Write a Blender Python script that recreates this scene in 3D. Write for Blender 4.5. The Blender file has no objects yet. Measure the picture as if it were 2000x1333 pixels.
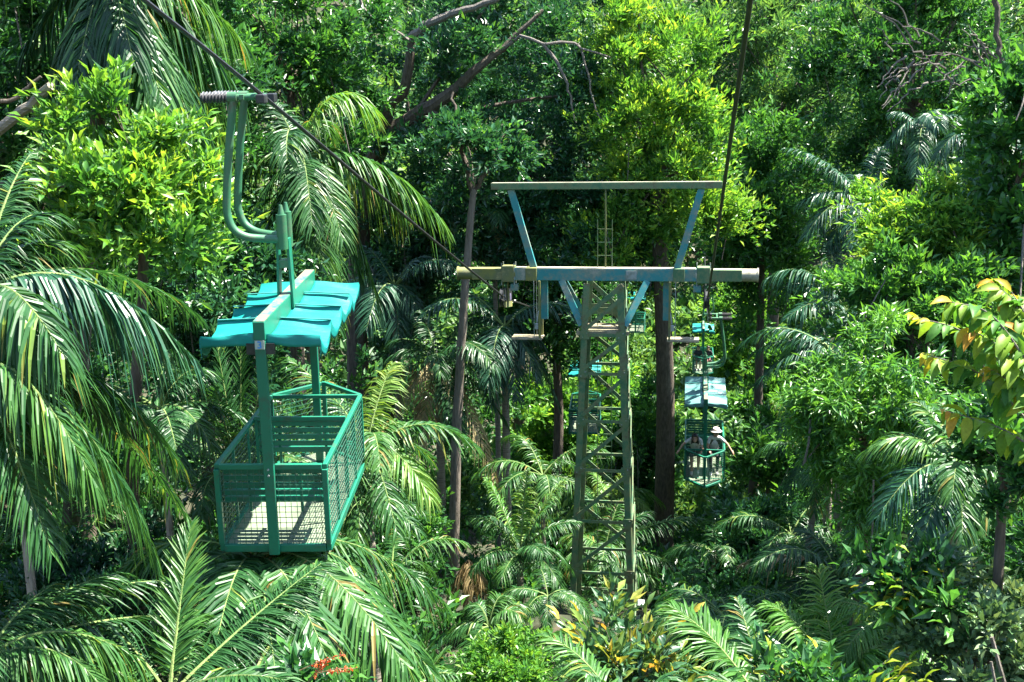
import bpy, math, random
import numpy as np
from mathutils import Vector, Matrix

random.seed(7)
rng = np.random.default_rng(11)
R = math.radians
sc = bpy.context.scene
col = sc.collection

# ------------------------------------------------------------------ camera
F = 2100.0
PITCH = math.atan(426.5 / F)
CAMR = Matrix.Rotation(math.pi / 2 - PITCH, 3, 'X') @ Matrix.Rotation(R(-0.9), 3, 'Z')
cd = bpy.data.cameras.new('camera')
cd.sensor_width = 36.0
cd.lens = 36.0 * F / 2000.0
cd.clip_start = 0.1
cd.clip_end = 2000.0
cam = bpy.data.objects.new('camera', cd)
cam.matrix_world = CAMR.to_4x4()
col.objects.link(cam)
sc.camera = cam

# ------------------------------------------------------------------ sky, sun, exposure
SUN_EL, SUN_AZ = R(63), R(80)          # azimuth from +Y (view direction) towards +X
wd = bpy.data.worlds.new('World')
sc.world = wd
wd.use_nodes = True
wn = wd.node_tree
sky = wn.nodes.new('ShaderNodeTexSky')
sky.sky_type = 'NISHITA'
sky.sun_disc = False
sky.sun_elevation = SUN_EL
sky.sun_rotation = SUN_AZ
sky.air_density = 1.0
sky.dust_density = 0.6
bg = wn.nodes['Background']
bg.inputs['Strength'].default_value = 0.085
wn.links.new(sky.outputs[0], bg.inputs['Color'])

sd = bpy.data.lights.new('sun', 'SUN')
sd.energy = 5.0
sd.angle = R(0.53)
sd.color = (1.0, 0.95, 0.84)
sun = bpy.data.objects.new('sun', sd)
S = Vector((math.cos(SUN_EL) * math.sin(SUN_AZ), math.cos(SUN_EL) * math.cos(SUN_AZ), math.sin(SUN_EL)))
sun.rotation_euler = S.to_track_quat('Z', 'Y').to_euler()
sun.location = (20, 20, 60)
col.objects.link(sun)

vs = sc.view_settings
vs.view_transform = 'Standard'
vs.look = 'None'
vs.gamma = 1.0
vs.use_curve_mapping = False
vs.exposure = 2.62
sc.cycles.max_bounces = 6
sc.cycles.diffuse_bounces = 3
sc.cycles.glossy_bounces = 2
sc.cycles.transmission_bounces = 4
sc.cycles.sample_clamp_indirect = 4.0
sc.cycles.use_denoising = True


# ------------------------------------------------------------------ helpers
def at(px, py, Y):
    """point of the place seen at photo pixel px, py, Y metres ahead"""
    d = CAMR @ Vector(((px - 1000) / F, -(py - 666.5) / F, -1.0))
    return d * (Y / d.y)


LINE = R(9.4)                      # heading of the tram line, right of +Y
GY = [-60, -10, 0, 12, 25, 31, 45, 63, 78, 95, 120, 160, 230, 420]
GZ = [-1, -4.5, -6.4, -8.9, -12.0, -14.4, -18.0, -21, -21, -16, 0, 22, 42, 60]


def ground_z(x, y):
    x = np.asarray(x, float)
    y = np.asarray(y, float)
    z = np.interp(y, GY, GZ)
    d = x - (-2 + 0.165 * y)
    left = np.clip(-d - 3.5, 0, 60)
    right = np.clip(d - 4.0, 0, 60)
    z = z + 0.46 * left + 0.44 * right
    z = z + 0.35 * np.sin(x * .7 + 1.3) * np.sin(y * .55) + .2 * np.sin(x * 1.9 + y * 1.3)
    return z


def gz(x, y):
    return float(ground_z(x, y))


def tag(o, label=None, cat=None, group=None, kind=None):
    if label: o['label'] = label
    if cat: o['category'] = cat
    if group: o['group'] = group
    if kind: o['kind'] = kind
    return o


def empty(name, loc=(0, 0, 0), rot=(0, 0, 0)):
    o = bpy.data.objects.new(name, None)
    o.empty_display_size = 0.2
    o.location = loc
    o.rotation_euler = rot
    col.objects.link(o)
    return o


def link(name, mesh, parent=None, M=None):
    o = bpy.data.objects.new(name, mesh)
    col.objects.link(o)
    if M is not None:
        o.matrix_local = M
    if parent is not None:
        o.parent = parent
    return o


def copy_tree(o, parent=None):
    c = o.copy()
    col.objects.link(c)
    c.parent = parent
    for ch in list(o.children):
        copy_tree(ch, c)
    return c


def np_mesh(name, V, tris=None, quads=None, mat=None, tint=None, smooth=False, age=None):
    me = bpy.data.meshes.new(name)
    nv = len(V)
    nt = 0 if tris is None else len(tris)
    nq = 0 if quads is None else len(quads)
    me.vertices.add(nv)
    me.vertices.foreach_set('co', np.ascontiguousarray(V, np.float32).ravel())
    loops = []
    starts = []
    if nt:
        loops.append(np.asarray(tris, np.int32).ravel())
        starts.append(np.arange(nt, dtype=np.int32) * 3)
    if nq:
        loops.append(np.asarray(quads, np.int32).ravel())
        starts.append(nt * 3 + np.arange(nq, dtype=np.int32) * 4)
    loops = np.concatenate(loops)
    starts = np.concatenate(starts)
    me.loops.add(len(loops))
    me.loops.foreach_set('vertex_index', loops)
    me.polygons.add(nt + nq)
    me.polygons.foreach_set('loop_start', starts)
    if smooth:
        me.polygons.foreach_set('use_smooth', np.ones(nt + nq, bool))
    else:
        me.polygons.foreach_set('use_smooth', np.zeros(nt + nq, bool))
    if tint is not None:
        a = me.attributes.new('tint', 'FLOAT', 'POINT')
        a.data.foreach_set('value', np.ascontiguousarray(tint, np.float32))
    me.update(calc_edges=True)
    if mat is not None:
        me.materials.append(mat)
    return me


class MB:
    """collects simple solids into one mesh"""
    def __init__(self):
        self.v = []
        self.f = []

    def add(self, vs_, fs_):
        n = len(self.v)
        self.v += [tuple(p) for p in vs_]
        self.f += [tuple(i + n for i in f) for f in fs_]

    def box(self, c, s, M=None):
        x, y, z = s[0] / 2, s[1] / 2, s[2] / 2
        P = [Vector((a * x, b * y, d * z)) for a in (-1, 1) for b in (-1, 1) for d in (-1, 1)]
        if M is not None:
            P = [M @ p for p in P]
        P = [p + Vector(c) for p in P]
        self.add(P, [(0, 1, 3, 2), (4, 6, 7, 5), (0, 4, 5, 1), (2, 3, 7, 6), (0, 2, 6, 4), (1, 5, 7, 3)])
        return self

    def bar(self, a, b, w, h=None, up=(0, 0, 1)):
        a, b = Vector(a), Vector(b)
        h = h or w
        d = (b - a)
        L = d.length
        d.normalize()
        u = Vector(up)
        if abs(d.dot(u)) > 0.98:
            u = Vector((0, 1, 0))
        s = d.cross(u).normalized()
        n = s.cross(d).normalized()
        P = []
        for p in (a, b):
            for i, j in ((-1, -1), (1, -1), (1, 1), (-1, 1)):
                P.append(p + s * (i * w / 2) + n * (j * h / 2))
        self.add(P, [(3, 2, 1, 0), (4, 5, 6, 7), (0, 1, 5, 4), (1, 2, 6, 5), (2, 3, 7, 6), (3, 0, 4, 7)])
        return self

    def tube(self, pts, rad, seg=10, cap=True):
        pts = [Vector(p) for p in pts]
        if not hasattr(rad, '__len__'):
            rad = [rad] * len(pts)
        prev = None
        rings = []
        for i, p in enumerate(pts):
            t = (pts[min(i + 1, len(pts) - 1)] - pts[max(i - 1, 0)]).normalized()
            if prev is None:
                u = Vector((0, 0, 1)) if abs(t.z) < .9 else Vector((1, 0, 0))
                s = t.cross(u).normalized()
            else:
                s = (prev - t * prev.dot(t)).normalized()
            prev = s
            n = t.cross(s)
            rings.append([p + (s * math.cos(a) + n * math.sin(a)) * rad[i]
                          for a in [2 * math.pi * k / seg for k in range(seg)]])
        base = len(self.v)
        for r in rings:
            self.v += [tuple(p) for p in r]
        for i in range(len(rings) - 1):
            for k in range(seg):
                k2 = (k + 1) % seg
                self.f.append((base + i * seg + k, base + i * seg + k2, base + (i + 1) * seg + k2, base + (i + 1) * seg + k))
        if cap:
            self.f.append(tuple(base + k for k in reversed(range(seg))))
            self.f.append(tuple(base + (len(rings) - 1) * seg + k for k in range(seg)))
        return self

    def mesh(self, name, mat, smooth=False, bevel=0):
        me = bpy.data.meshes.new(name)
        me.from_pydata(self.v, [], self.f)
        me.update()
        if mat:
            me.materials.append(mat)
        if smooth:
            me.polygons.foreach_set('use_smooth', [True] * len(me.polygons))
            try:
                me.set_sharp_from_angle(angle=R(40))
            except Exception:
                pass
        return me

    def obj(self, name, mat, parent=None, smooth=False, bevel=0):
        o = link(name, self.mesh(name, mat, smooth), parent)
        if bevel:
            m = o.modifiers.new('bevel', 'BEVEL')
            m.width = bevel
            m.segments = 2
            m.limit_method = 'ANGLE'
        return o


# ------------------------------------------------------------------ materials
def new_mat(name):
    m = bpy.data.materials.new(name)
    m.use_nodes = True
    nt = m.node_tree
    return m, nt, nt.nodes['Principled BSDF'], nt.nodes['Material Output']


def noise(nt, scale, detail=4, coord='Object', rough=.6, stretch=None):
    tc = nt.nodes.new('ShaderNodeTexCoord')
    n = nt.nodes.new('ShaderNodeTexNoise')
    n.inputs['Scale'].default_value = scale
    n.inputs['Detail'].default_value = detail
    n.inputs['Roughness'].default_value = rough
    if stretch:
        mp = nt.nodes.new('ShaderNodeMapping')
        mp.inputs['Scale'].default_value = stretch
        nt.links.new(tc.outputs[coord], mp.inputs[0])
        nt.links.new(mp.outputs[0], n.inputs['Vector'])
    else:
        nt.links.new(tc.outputs[coord], n.inputs['Vector'])
    return n


def ramp(nt, fac, stops, interp='LINEAR'):
    r = nt.nodes.new('ShaderNodeValToRGB')
    r.color_ramp.interpolation = interp
    e = r.color_ramp.elements
    while len(e) < len(stops):
        e.new(0.5)
    for i, (p, c) in enumerate(stops):
        e[i].position = p
        e[i].color = (*c, 1)
    nt.links.new(fac, r.inputs[0])
    return r


def bump(nt, bsdf, fac, strength=.3, dist=.02):
    b = nt.nodes.new('ShaderNodeBump')
    b.inputs['Strength'].default_value = strength
    b.inputs['Distance'].default_value = dist
    nt.links.new(fac, b.inputs['Height'])
    nt.links.new(b.outputs[0], bsdf.inputs['Normal'])
    return b


def leaf_mat(name, stops, rough=.38, trans=.38, tcol=1.5, spec=.5):
    """glossy leaf that lets some light through; colour from the per-leaf tint"""
    m, nt, b, out = new_mat(name)
    at_ = nt.nodes.new('ShaderNodeAttribute')
    at_.attribute_name = 'tint'
    oi = nt.nodes.new('ShaderNodeObjectInfo')
    ma = nt.nodes.new('ShaderNodeMath')
    ma.operation = 'MULTIPLY_ADD'
    nt.links.new(oi.outputs['Random'], ma.inputs[0])
    ma.inputs[1].default_value = .24
    ma.inputs[2].default_value = -.12
    ad = nt.nodes.new('ShaderNodeMath')
    ad.operation = 'ADD'
    ad.use_clamp = True
    nt.links.new(at_.outputs['Fac'], ad.inputs[0])
    nt.links.new(ma.outputs[0], ad.inputs[1])
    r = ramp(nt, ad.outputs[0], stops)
    nz = noise(nt, 9, 3)
    mx = nt.nodes.new('ShaderNodeMix')
    mx.data_type = 'RGBA'
    mx.blend_type = 'MULTIPLY'
    mx.inputs[0].default_value = .5
    vr = ramp(nt, nz.outputs['Fac'], [(.3, (.55, .55, .55)), (.7, (1.2, 1.2, 1.2))])
    nt.links.new(r.outputs[0], mx.inputs[6])
    nt.links.new(vr.outputs[0], mx.inputs[7])
    nt.links.new(mx.outputs[2], b.inputs['Base Color'])
    b.inputs['Roughness'].default_value = rough
    b.inputs['Specular IOR Level'].default_value = spec
    tr = nt.nodes.new('ShaderNodeBsdfTranslucent')
    hs = nt.nodes.new('ShaderNodeMix')
    hs.data_type = 'RGBA'
    hs.blend_type = 'MULTIPLY'
    hs.inputs[0].default_value = 1
    hs.inputs[7].default_value = (tcol * 1.12, tcol, tcol * .5, 1)
    nt.links.new(mx.outputs[2], hs.inputs[6])
    nt.links.new(hs.outputs[2], tr.inputs[0])
    ms = nt.nodes.new('ShaderNodeMixShader')
    ms.inputs[0].default_value = trans
    nt.links.new(b.outputs[0], ms.inputs[1])
    nt.links.new(tr.outputs[0], ms.inputs[2])
    nt.links.new(ms.outputs[0], out.inputs['Surface'])
    return m


G0, G1, G2, G3, G4 = (.011, .052, .020), (.024, .10, .028), (.048, .165, .030), (.095, .25, .036), (.20, .36, .045)
M = {}
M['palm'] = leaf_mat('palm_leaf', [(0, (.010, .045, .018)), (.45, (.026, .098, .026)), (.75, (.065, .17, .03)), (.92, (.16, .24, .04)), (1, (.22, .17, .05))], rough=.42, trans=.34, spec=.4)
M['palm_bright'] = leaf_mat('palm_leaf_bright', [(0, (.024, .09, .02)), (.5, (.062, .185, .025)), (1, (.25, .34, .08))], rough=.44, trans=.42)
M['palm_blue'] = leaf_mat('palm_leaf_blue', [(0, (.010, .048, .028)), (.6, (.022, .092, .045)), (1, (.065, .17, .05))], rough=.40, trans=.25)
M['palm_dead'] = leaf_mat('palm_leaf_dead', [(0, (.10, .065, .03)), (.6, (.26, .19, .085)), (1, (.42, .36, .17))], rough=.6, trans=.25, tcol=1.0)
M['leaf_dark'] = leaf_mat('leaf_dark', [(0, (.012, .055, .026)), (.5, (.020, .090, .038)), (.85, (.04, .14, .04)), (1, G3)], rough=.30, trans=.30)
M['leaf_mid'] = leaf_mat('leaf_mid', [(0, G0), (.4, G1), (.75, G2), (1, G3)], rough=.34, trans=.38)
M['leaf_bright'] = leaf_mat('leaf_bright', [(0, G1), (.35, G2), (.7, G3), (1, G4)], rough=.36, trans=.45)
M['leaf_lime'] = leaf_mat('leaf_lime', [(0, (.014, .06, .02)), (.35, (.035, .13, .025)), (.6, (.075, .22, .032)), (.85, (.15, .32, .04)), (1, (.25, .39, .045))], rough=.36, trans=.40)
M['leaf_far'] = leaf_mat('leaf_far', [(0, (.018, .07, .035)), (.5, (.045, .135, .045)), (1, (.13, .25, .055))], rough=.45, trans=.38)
M['leaf_grey'] = leaf_mat('leaf_grey', [(0, (.03, .09, .04)), (.6, (.085, .17, .07)), (1, (.18, .26, .11))], rough=.40, trans=.2)
M['leaf_croton'] = leaf_mat('leaf_croton', [(0, (.02, .07, .035)), (.4, (.05, .14, .06)), (.6, (.15, .24, .05)), (.8, (.38, .30, .04)), (1, (.42, .20, .06))], rough=.35, trans=.35, tcol=1.2)
M['leaf_yellow'] = leaf_mat('leaf_yellow', [(0, (.022, .095, .03)), (.35, (.07, .21, .03)), (.65, (.22, .33, .03)), (.85, (.40, .34, .03)), (1, (.46, .24, .03))], rough=.5, trans=.45, tcol=1.25, spec=.25)
M['petal_red'] = leaf_mat('petal_red', [(0, (.5, .05, .02)), (1, (.75, .16, .05))], rough=.5, trans=.4, tcol=1.0)


def bark_mat(name, c0, c1, scale=6, stretch=(3, 3, .5), lichen=None):
    m, nt, b, out = new_mat(name)
    n = noise(nt, scale, 6, stretch=stretch)
    st = [(.3, c0), (.7, c1)]
    if lichen:
        st = [(.28, c0), (.5, c1), (.62, c1), (.7, lichen)]
    r = ramp(nt, n.outputs['Fac'], st)
    nt.links.new(r.outputs[0], b.inputs['Base Color'])
    b.inputs['Roughness'].default_value = .85
    bump(nt, b, n.outputs['Fac'], .8, .05)
    return m


M['bark'] = bark_mat('bark', (.035, .026, .018), (.12, .095, .07))
M['bark_pale'] = bark_mat('bark_pale', (.09, .075, .06), (.30, .26, .215), lichen=(.38, .37, .33))
M['bark_twig'] = bark_mat('bark_twig', (.07, .06, .05), (.20, .175, .15), scale=12)
M['bark_grey'] = bark_mat('bark_grey', (.045, .038, .03), (.15, .125, .10), lichen=(.20, .18, .15))
M['bark_palm'] = bark_mat('bark_palm', (.07, .06, .045), (.22, .19, .15), scale=5, stretch=(.6, .6, 7), lichen=(.30, .30, .25))
M['rachis'] = bark_mat('rachis', (.07, .13, .03), (.16, .22, .06), scale=3)
M['rachis_brown'] = bark_mat('rachis_brown', (.10, .06, .03), (.24, .16, .08), scale=3)
M['fruit'] = bark_mat('fruit', (.07, .035, .02), (.20, .11, .05), scale=30, stretch=(1, 1, 1))


def paint_mat(name, c, dirt, amt=.55, rough=.45, rust=None, scale=3.0):
    m, nt, b, out = new_mat(name)
    n = noise(nt, scale, 8, rough=.7)
    n2 = noise(nt, scale * 7, 4)
    ad = nt.nodes.new('ShaderNodeMath')
    ad.operation = 'MULTIPLY_ADD'
    nt.links.new(n2.outputs['Fac'], ad.inputs[0])
    ad.inputs[1].default_value = .3
    nt.links.new(n.outputs['Fac'], ad.inputs[2])
    st = [(amt, c), (amt + .14, dirt)]
    if rust:
        st.append((min(amt + .26, .98), rust))
    r = ramp(nt, ad.outputs[0], st)
    nt.links.new(r.outputs[0], b.inputs['Base Color'])
    b.inputs['Roughness'].default_value = rough
    bump(nt, b, n2.outputs['Fac'], .12, .005)
    return m


M['green_paint'] = paint_mat('green_paint', (.004, .128, .074), (.022, .092, .058), .66, .45, (.075, .06, .035), 4.0)
M['arm_paint'] = paint_mat('arm_paint', (.022, .115, .052), (.05, .115, .06), .62, .5, (.07, .06, .035), 4.0)
M['beam_top'] = paint_mat('worn_beam_paint', (.02, .16, .10), (.16, .13, .085), .58, .6)
M['tower_paint'] = paint_mat('tower_paint', (.045, .13, .062), (.12, .165, .075), .55, .7, (.10, .08, .045), 3.2)
M['tower_teal'] = paint_mat('tower_teal', (.02, .19, .20), (.15, .20, .16), .6, .6, (.30, .29, .24), 1.8)
M['tower_moss'] = paint_mat('tower_moss', (.17, .17, .045), (.11, .13, .06), .6, .75, (.26, .22, .10), 2.5)
M['lichen_pale'] = paint_mat('lichen_pale', (.40, .37, .28), (.28, .27, .20), .58, .8, (.16, .16, .10), 2.0)
M['galv'] = paint_mat('galvanised', (.25, .28, .27), (.16, .18, .15), .6, .5)
M['wood_plank'] = paint_mat('plank', (.28, .24, .16), (.16, .15, .09), .6, .8)
M['floor_panel'] = paint_mat('floor_panel', (.15, .19, .125), (.10, .13, .085), .62, .6, scale=2)
M['rubber'] = paint_mat('rubber', (.012, .014, .016), (.03, .032, .034), .6, .45)
M['spring'] = paint_mat('spring_steel', (.03, .033, .038), (.07, .07, .075), .55, .4)
M['cable'] = paint_mat('cable_steel', (.006, .007, .007), (.016, .016, .015), .6, .5, scale=8)
M['purple'] = paint_mat('sheave_liner', (.16, .14, .26), (.08, .07, .10), .6, .4)
M['wire'] = paint_mat('mesh_wire', (.02, .10, .065), (.03, .07, .05), .6, .45)


def flat_mat(name, c, rough=.6):
    m, nt, b, out = new_mat(name)
    n = noise(nt, 14, 3)
    r = ramp(nt, n.outputs['Fac'], [(.3, tuple(x * .75 for x in c)), (.7, c)])
    nt.links.new(r.outputs[0], b.inputs['Base Color'])
    b.inputs['Roughness'].default_value = rough
    return m


def tarp_mat(name='tarp', painted_sheen=0.0):
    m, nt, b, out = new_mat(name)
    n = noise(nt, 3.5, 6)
    lit_mix = lambda c_: tuple(x * (1 - painted_sheen) + f * painted_sheen for x, f in zip(c_, (.22, .34, .34)))  # mixes a pale reflection into the tarp colour
    r = ramp(nt, n.outputs['Fac'], [(p_, lit_mix(c_)) for p_, c_ in [(.25, (.008, .20, .178)), (.42, (.006, .24, .215)), (.6, (.010, .275, .245)), (.8, (.07, .31, .275))]])
    nt.links.new(r.outputs[0], b.inputs['Base Color'])
    b.inputs['Roughness'].default_value = .42
    n2 = noise(nt, 6, 5, stretch=(.5, 2.6, 1))
    bump(nt, b, n2.outputs['Fac'], .35, .03)
    tr = nt.nodes.new('ShaderNodeBsdfTranslucent')
    nt.links.new(r.outputs[0], tr.inputs[0])
    ms = nt.nodes.new('ShaderNodeMixShader')
    ms.inputs[0].default_value = .25
    nt.links.new(b.outputs[0], ms.inputs[1])
    nt.links.new(tr.outputs[0], ms.inputs[2])
    nt.links.new(ms.outputs[0], out.inputs['Surface'])
    return m


M['tarp'] = tarp_mat()
M['fold_shade'] = flat_mat('fold_shade_strip', (.012, .165, .15), .8)  # darker teal standing in for shade in the canopy folds
M['tarp_sheen'] = tarp_mat('tarp_sheen', .55)  # same tarp, reflected light painted in as a paler colour


M['plate'] = flat_mat('number_plate', (.36, .42, .38))
M['blue_ink'] = flat_mat('blue_ink', (.03, .22, .60))
M['skin'] = flat_mat('skin', (.45, .26, .17))
M['cloth_white'] = flat_mat('white_cloth', (.62, .60, .58), .8)
M['cloth_black'] = flat_mat('black_cloth', (.02, .02, .024), .8)
M['cloth_khaki'] = flat_mat('khaki_cloth', (.10, .10, .075), .8)
M['cloth_red'] = flat_mat('pink_cloth', (.42, .20, .19), .8)
M['hair'] = flat_mat('dark_hair', (.018, .011, .008), .5)
M['hat'] = flat_mat('pale_hat', (.66, .60, .55), .8)


def ground_mat():
    m, nt, b, out = new_mat('forest_floor')
    n = noise(nt, 1.4, 8)
    r = ramp(nt, n.outputs['Fac'], [(.3, (.012, .018, .008)), (.5, (.025, .030, .012)), (.64, (.055, .042, .025)), (.75, (.018, .045, .012))])
    nt.links.new(r.outputs[0], b.inputs['Base Color'])
    b.inputs['Roughness'].default_value = .95
    bump(nt, b, n.outputs['Fac'], .9, .2)
    return m


M['ground'] = ground_mat()

# ------------------------------------------------------------------ the ground
gx = np.concatenate([np.linspace(-260, -45, 24), np.linspace(-42, 60, 120), np.linspace(64, 300, 24)])
gy = np.concatenate([np.linspace(-50, 4, 24), np.linspace(5, 90, 120), np.linspace(93, 420, 50)])
XX, YY = np.meshgrid(gx, gy)
ZZ = ground_z(XX, YY)
V = np.stack([XX, YY, ZZ], -1).reshape(-1, 3)
nx_, ny_ = len(gx), len(gy)
ii, jj = np.meshgrid(np.arange(nx_ - 1), np.arange(ny_ - 1))
a0 = (jj * nx_ + ii).ravel()
quads = np.stack([a0, a0 + 1, a0 + nx_ + 1, a0 + nx_], -1)
tag(link('ground', np_mesh('ground', V, quads=quads, mat=M['ground'], smooth=True)), kind='structure')


# ------------------------------------------------------------------ leaves: templates and builders
def T_(verts, faces):
    return np.array(verts, float), np.array(faces, int)


# x across, y along, z up; a folded blade
LEAF2 = T_([(0, 0, 0), (-.5, .45, .10), (0, 1, -.12), (.5, .45, .10)], [(0, 2, 1), (0, 3, 2)])
LEAF4 = T_([(0, 0, 0), (-.45, .42, .10), (0, 1, -.18), (.45, .42, .10), (0, .5, .0)], [(0, 4, 1), (1, 4, 2), (0, 3, 4), (3, 2, 4)])
LEAF6 = T_([(0, 0, 0), (-.42, .28, .10), (-.45, .62, .06), (0, 1, -.22), (.45, .62, .06), (.42, .28, .10), (0, .30, 0), (0, .65, -.05)],
           [(0, 6, 1), (1, 6, 2), (2, 6, 7), (2, 7, 3), (0, 5, 6), (5, 4, 6), (4, 7, 6), (4, 3, 7)])


# a longer blade that curls, cupped along the midrib
_v, _f = [], []
for _i, (_y, _w, _z) in enumerate(((0, .04, 0), (.22, .40, .03), (.5, .50, .02), (.78, .34, -.07), (1, .02, -.24))):
    _v += [(-_w, _y, _z + _w * .22), (0, _y, _z), (_w, _y, _z + _w * .22)]
for _i in range(4):
    _b = _i * 3
    _f += [(_b, _b + 1, _b + 4), (_b, _b + 4, _b + 3), (_b + 1, _b + 2, _b + 5), (_b + 1, _b + 5, _b + 4)]
LEAF12 = T_(_v, _f)


def unit(a):
    return a / np.maximum(np.linalg.norm(a, axis=-1, keepdims=True), 1e-9)


def leaves_to_mesh(name, L, tmpl, mat, aspect):
    """L: dict of pos, dir, nor, size, tint"""
    tv, tf = tmpl
    D = L['dir']
    N = unit(L['nor'] - D * np.sum(L['nor'] * D, -1, keepdims=True))
    Sx = np.cross(D, N)
    sz = L['size'][:, None, None]
    V = (tv[None, :, 0:1] * aspect * Sx[:, None, :] + tv[None, :, 1:2] * D[:, None, :] + tv[None, :, 2:3] * N[:, None, :]) * sz
    V = V + L['pos'][:, None, :]
    n, k = V.shape[:2]
    Fc = tf[None] + (np.arange(n) * k)[:, None, None]
    tint = np.repeat(L['tint'], k)
    return np_mesh(name, V.reshape(-1, 3), tris=Fc.reshape(-1, 3), mat=mat, tint=tint)


def cat_leaves(Ls):
    return {k: np.concatenate([l[k] for l in Ls]) for k in Ls[0]}


def clusters_to_leaves(C, A, m, size, tint, spread=.9, up=.35, twig=.6, r=rng, flat=.8, droop=0.):
    """C cluster centres, A outward axes, m leaves each"""
    n = len(C)
    rep = lambda a: np.repeat(a, m, axis=0)
    Ax = rep(A)
    rnd = unit(r.normal(size=(n * m, 3)))
    D = unit(Ax * .7 + rnd * spread + np.array([0, 0, up - droop]))
    off = r.uniform(0, 1, (n * m, 1))
    sz = rep(size) * r.uniform(.55, 1.6, n * m)
    P = rep(C) - Ax * (off * twig * sz[:, None] * 3) + rnd * (sz[:, None] * .35)
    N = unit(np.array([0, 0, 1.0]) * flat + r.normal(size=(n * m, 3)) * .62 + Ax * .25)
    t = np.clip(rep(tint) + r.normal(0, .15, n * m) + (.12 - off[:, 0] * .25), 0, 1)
    return dict(pos=P, dir=D, nor=N, size=sz, tint=t)


def crown_points(c, rad, nsub, sub_r, ncl, r=rng, full=False, bottom=-.55):
    """clumps: lobes of uneven size through an ellipsoid, each a burst of twigs with leaf clusters along them"""
    c = np.array(c, float)
    rad = np.array(rad, float)
    d = unit(r.normal(size=(nsub * 4, 3)))
    d = d[d[:, 2] > bottom][:nsub]
    ph = r.uniform(0, 6.28, 6)
    lump = 1 + .22 * np.sin(3.1 * d[:, 0] + ph[0]) * np.sin(2.7 * d[:, 2] + ph[1]) + .16 * np.sin(5.3 * d[:, 0] + ph[2]) * np.sin(4.9 * d[:, 1] + ph[3])
    k = (r.uniform(.15, 1.0, len(d)) ** .5 * lump)[:, None]
    sc_ = c + d * rad * k
    C, A, T = [], [], []
    ntw = max(3, int(ncl * .6) // 4)
    per = 4
    for p, dd in zip(sc_, d):
        e = unit(r.normal(size=(ntw, 3)) + dd * .6 + np.array([0, 0, .35]))
        ln = sub_r * r.uniform(.6, 1.35) * r.uniform(.45, 1.5, (ntw, 1))
        u = np.linspace(.35, 1.0, per)
        q = p + e[:, None, :] * (ln[:, None, :] * u[None, :, None]) * np.array([1.15, 1.15, .8])
        q = q + r.normal(0, .10 * sub_r, q.shape) - np.array([0, 0, 1.0]) * (u[None, :, None] ** 2 * ln[:, None, :] * .18)
        C.append(q.reshape(-1, 3))
        A.append(np.repeat(e, per, axis=0))
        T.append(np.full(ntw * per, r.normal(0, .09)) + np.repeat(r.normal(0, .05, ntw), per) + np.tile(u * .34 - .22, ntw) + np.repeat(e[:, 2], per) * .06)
    return np.concatenate(C), np.concatenate(A), np.concatenate(T), sc_


def curve_pts(pts, n=12):
    """smooth Catmull-Rom through points"""
    P = [Vector(p) for p in pts]
    if len(P) == 2:
        return [P[0].lerp(P[1], i / n) for i in range(n + 1)]
    out = []
    E = [P[0] * 2 - P[1]] + P + [P[-1] * 2 - P[-2]]
    per = max(2, n // (len(P) - 1))
    for i in range(1, len(E) - 2):
        for k in range(per):
            t = k / per
            a, b, c, d = E[i - 1], E[i], E[i + 1], E[i + 2]
            out.append(.5 * ((2 * b) + (c - a) * t + (2 * a - 5 * b + 4 * c - d) * t * t + (3 * b - a - 3 * c + d) * t ** 3))
    out.append(P[-1])
    return out


def limb(pts, r0, r1, name, mat, parent, seg=8, wob=.0, n=14):
    cp = curve_pts(pts, n)
    if wob:
        cp = [p + Vector((random.gauss(0, wob), random.gauss(0, wob), random.gauss(0, wob * .6))) if 0 < i < len(cp) - 1 else p for i, p in enumerate(cp)]
    m = len(cp)
    rad = [r0 + (r1 - r0) * i / (m - 1) for i in range(m)]
    mb = MB().tube(cp, rad, seg)
    return mb.obj(name, mat, parent, smooth=True)


def crown_branches(parent, root, subs, mat, frac=.5, r0=.07):
    """thin boughs from the fork to the clumps"""
    mb = MB()
    root = Vector(root)
    for p in subs:
        if random.random() > frac:
            continue
        p = Vector(p)
        d = p - root
        mid = root + d * .5 + Vector((random.gauss(0, .08), random.gauss(0, .08), random.uniform(-.02, .16))) * d.length
        q = curve_pts([root, mid, p], 8)
        k = r0 * (.5 + .12 * d.length)
        mb.tube(q, [k * (1 - .8 * i / (len(q) - 1)) for i in range(len(q))], 5)
    if mb.v:
        mb.obj('branches', mat, parent, smooth=True)


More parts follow.
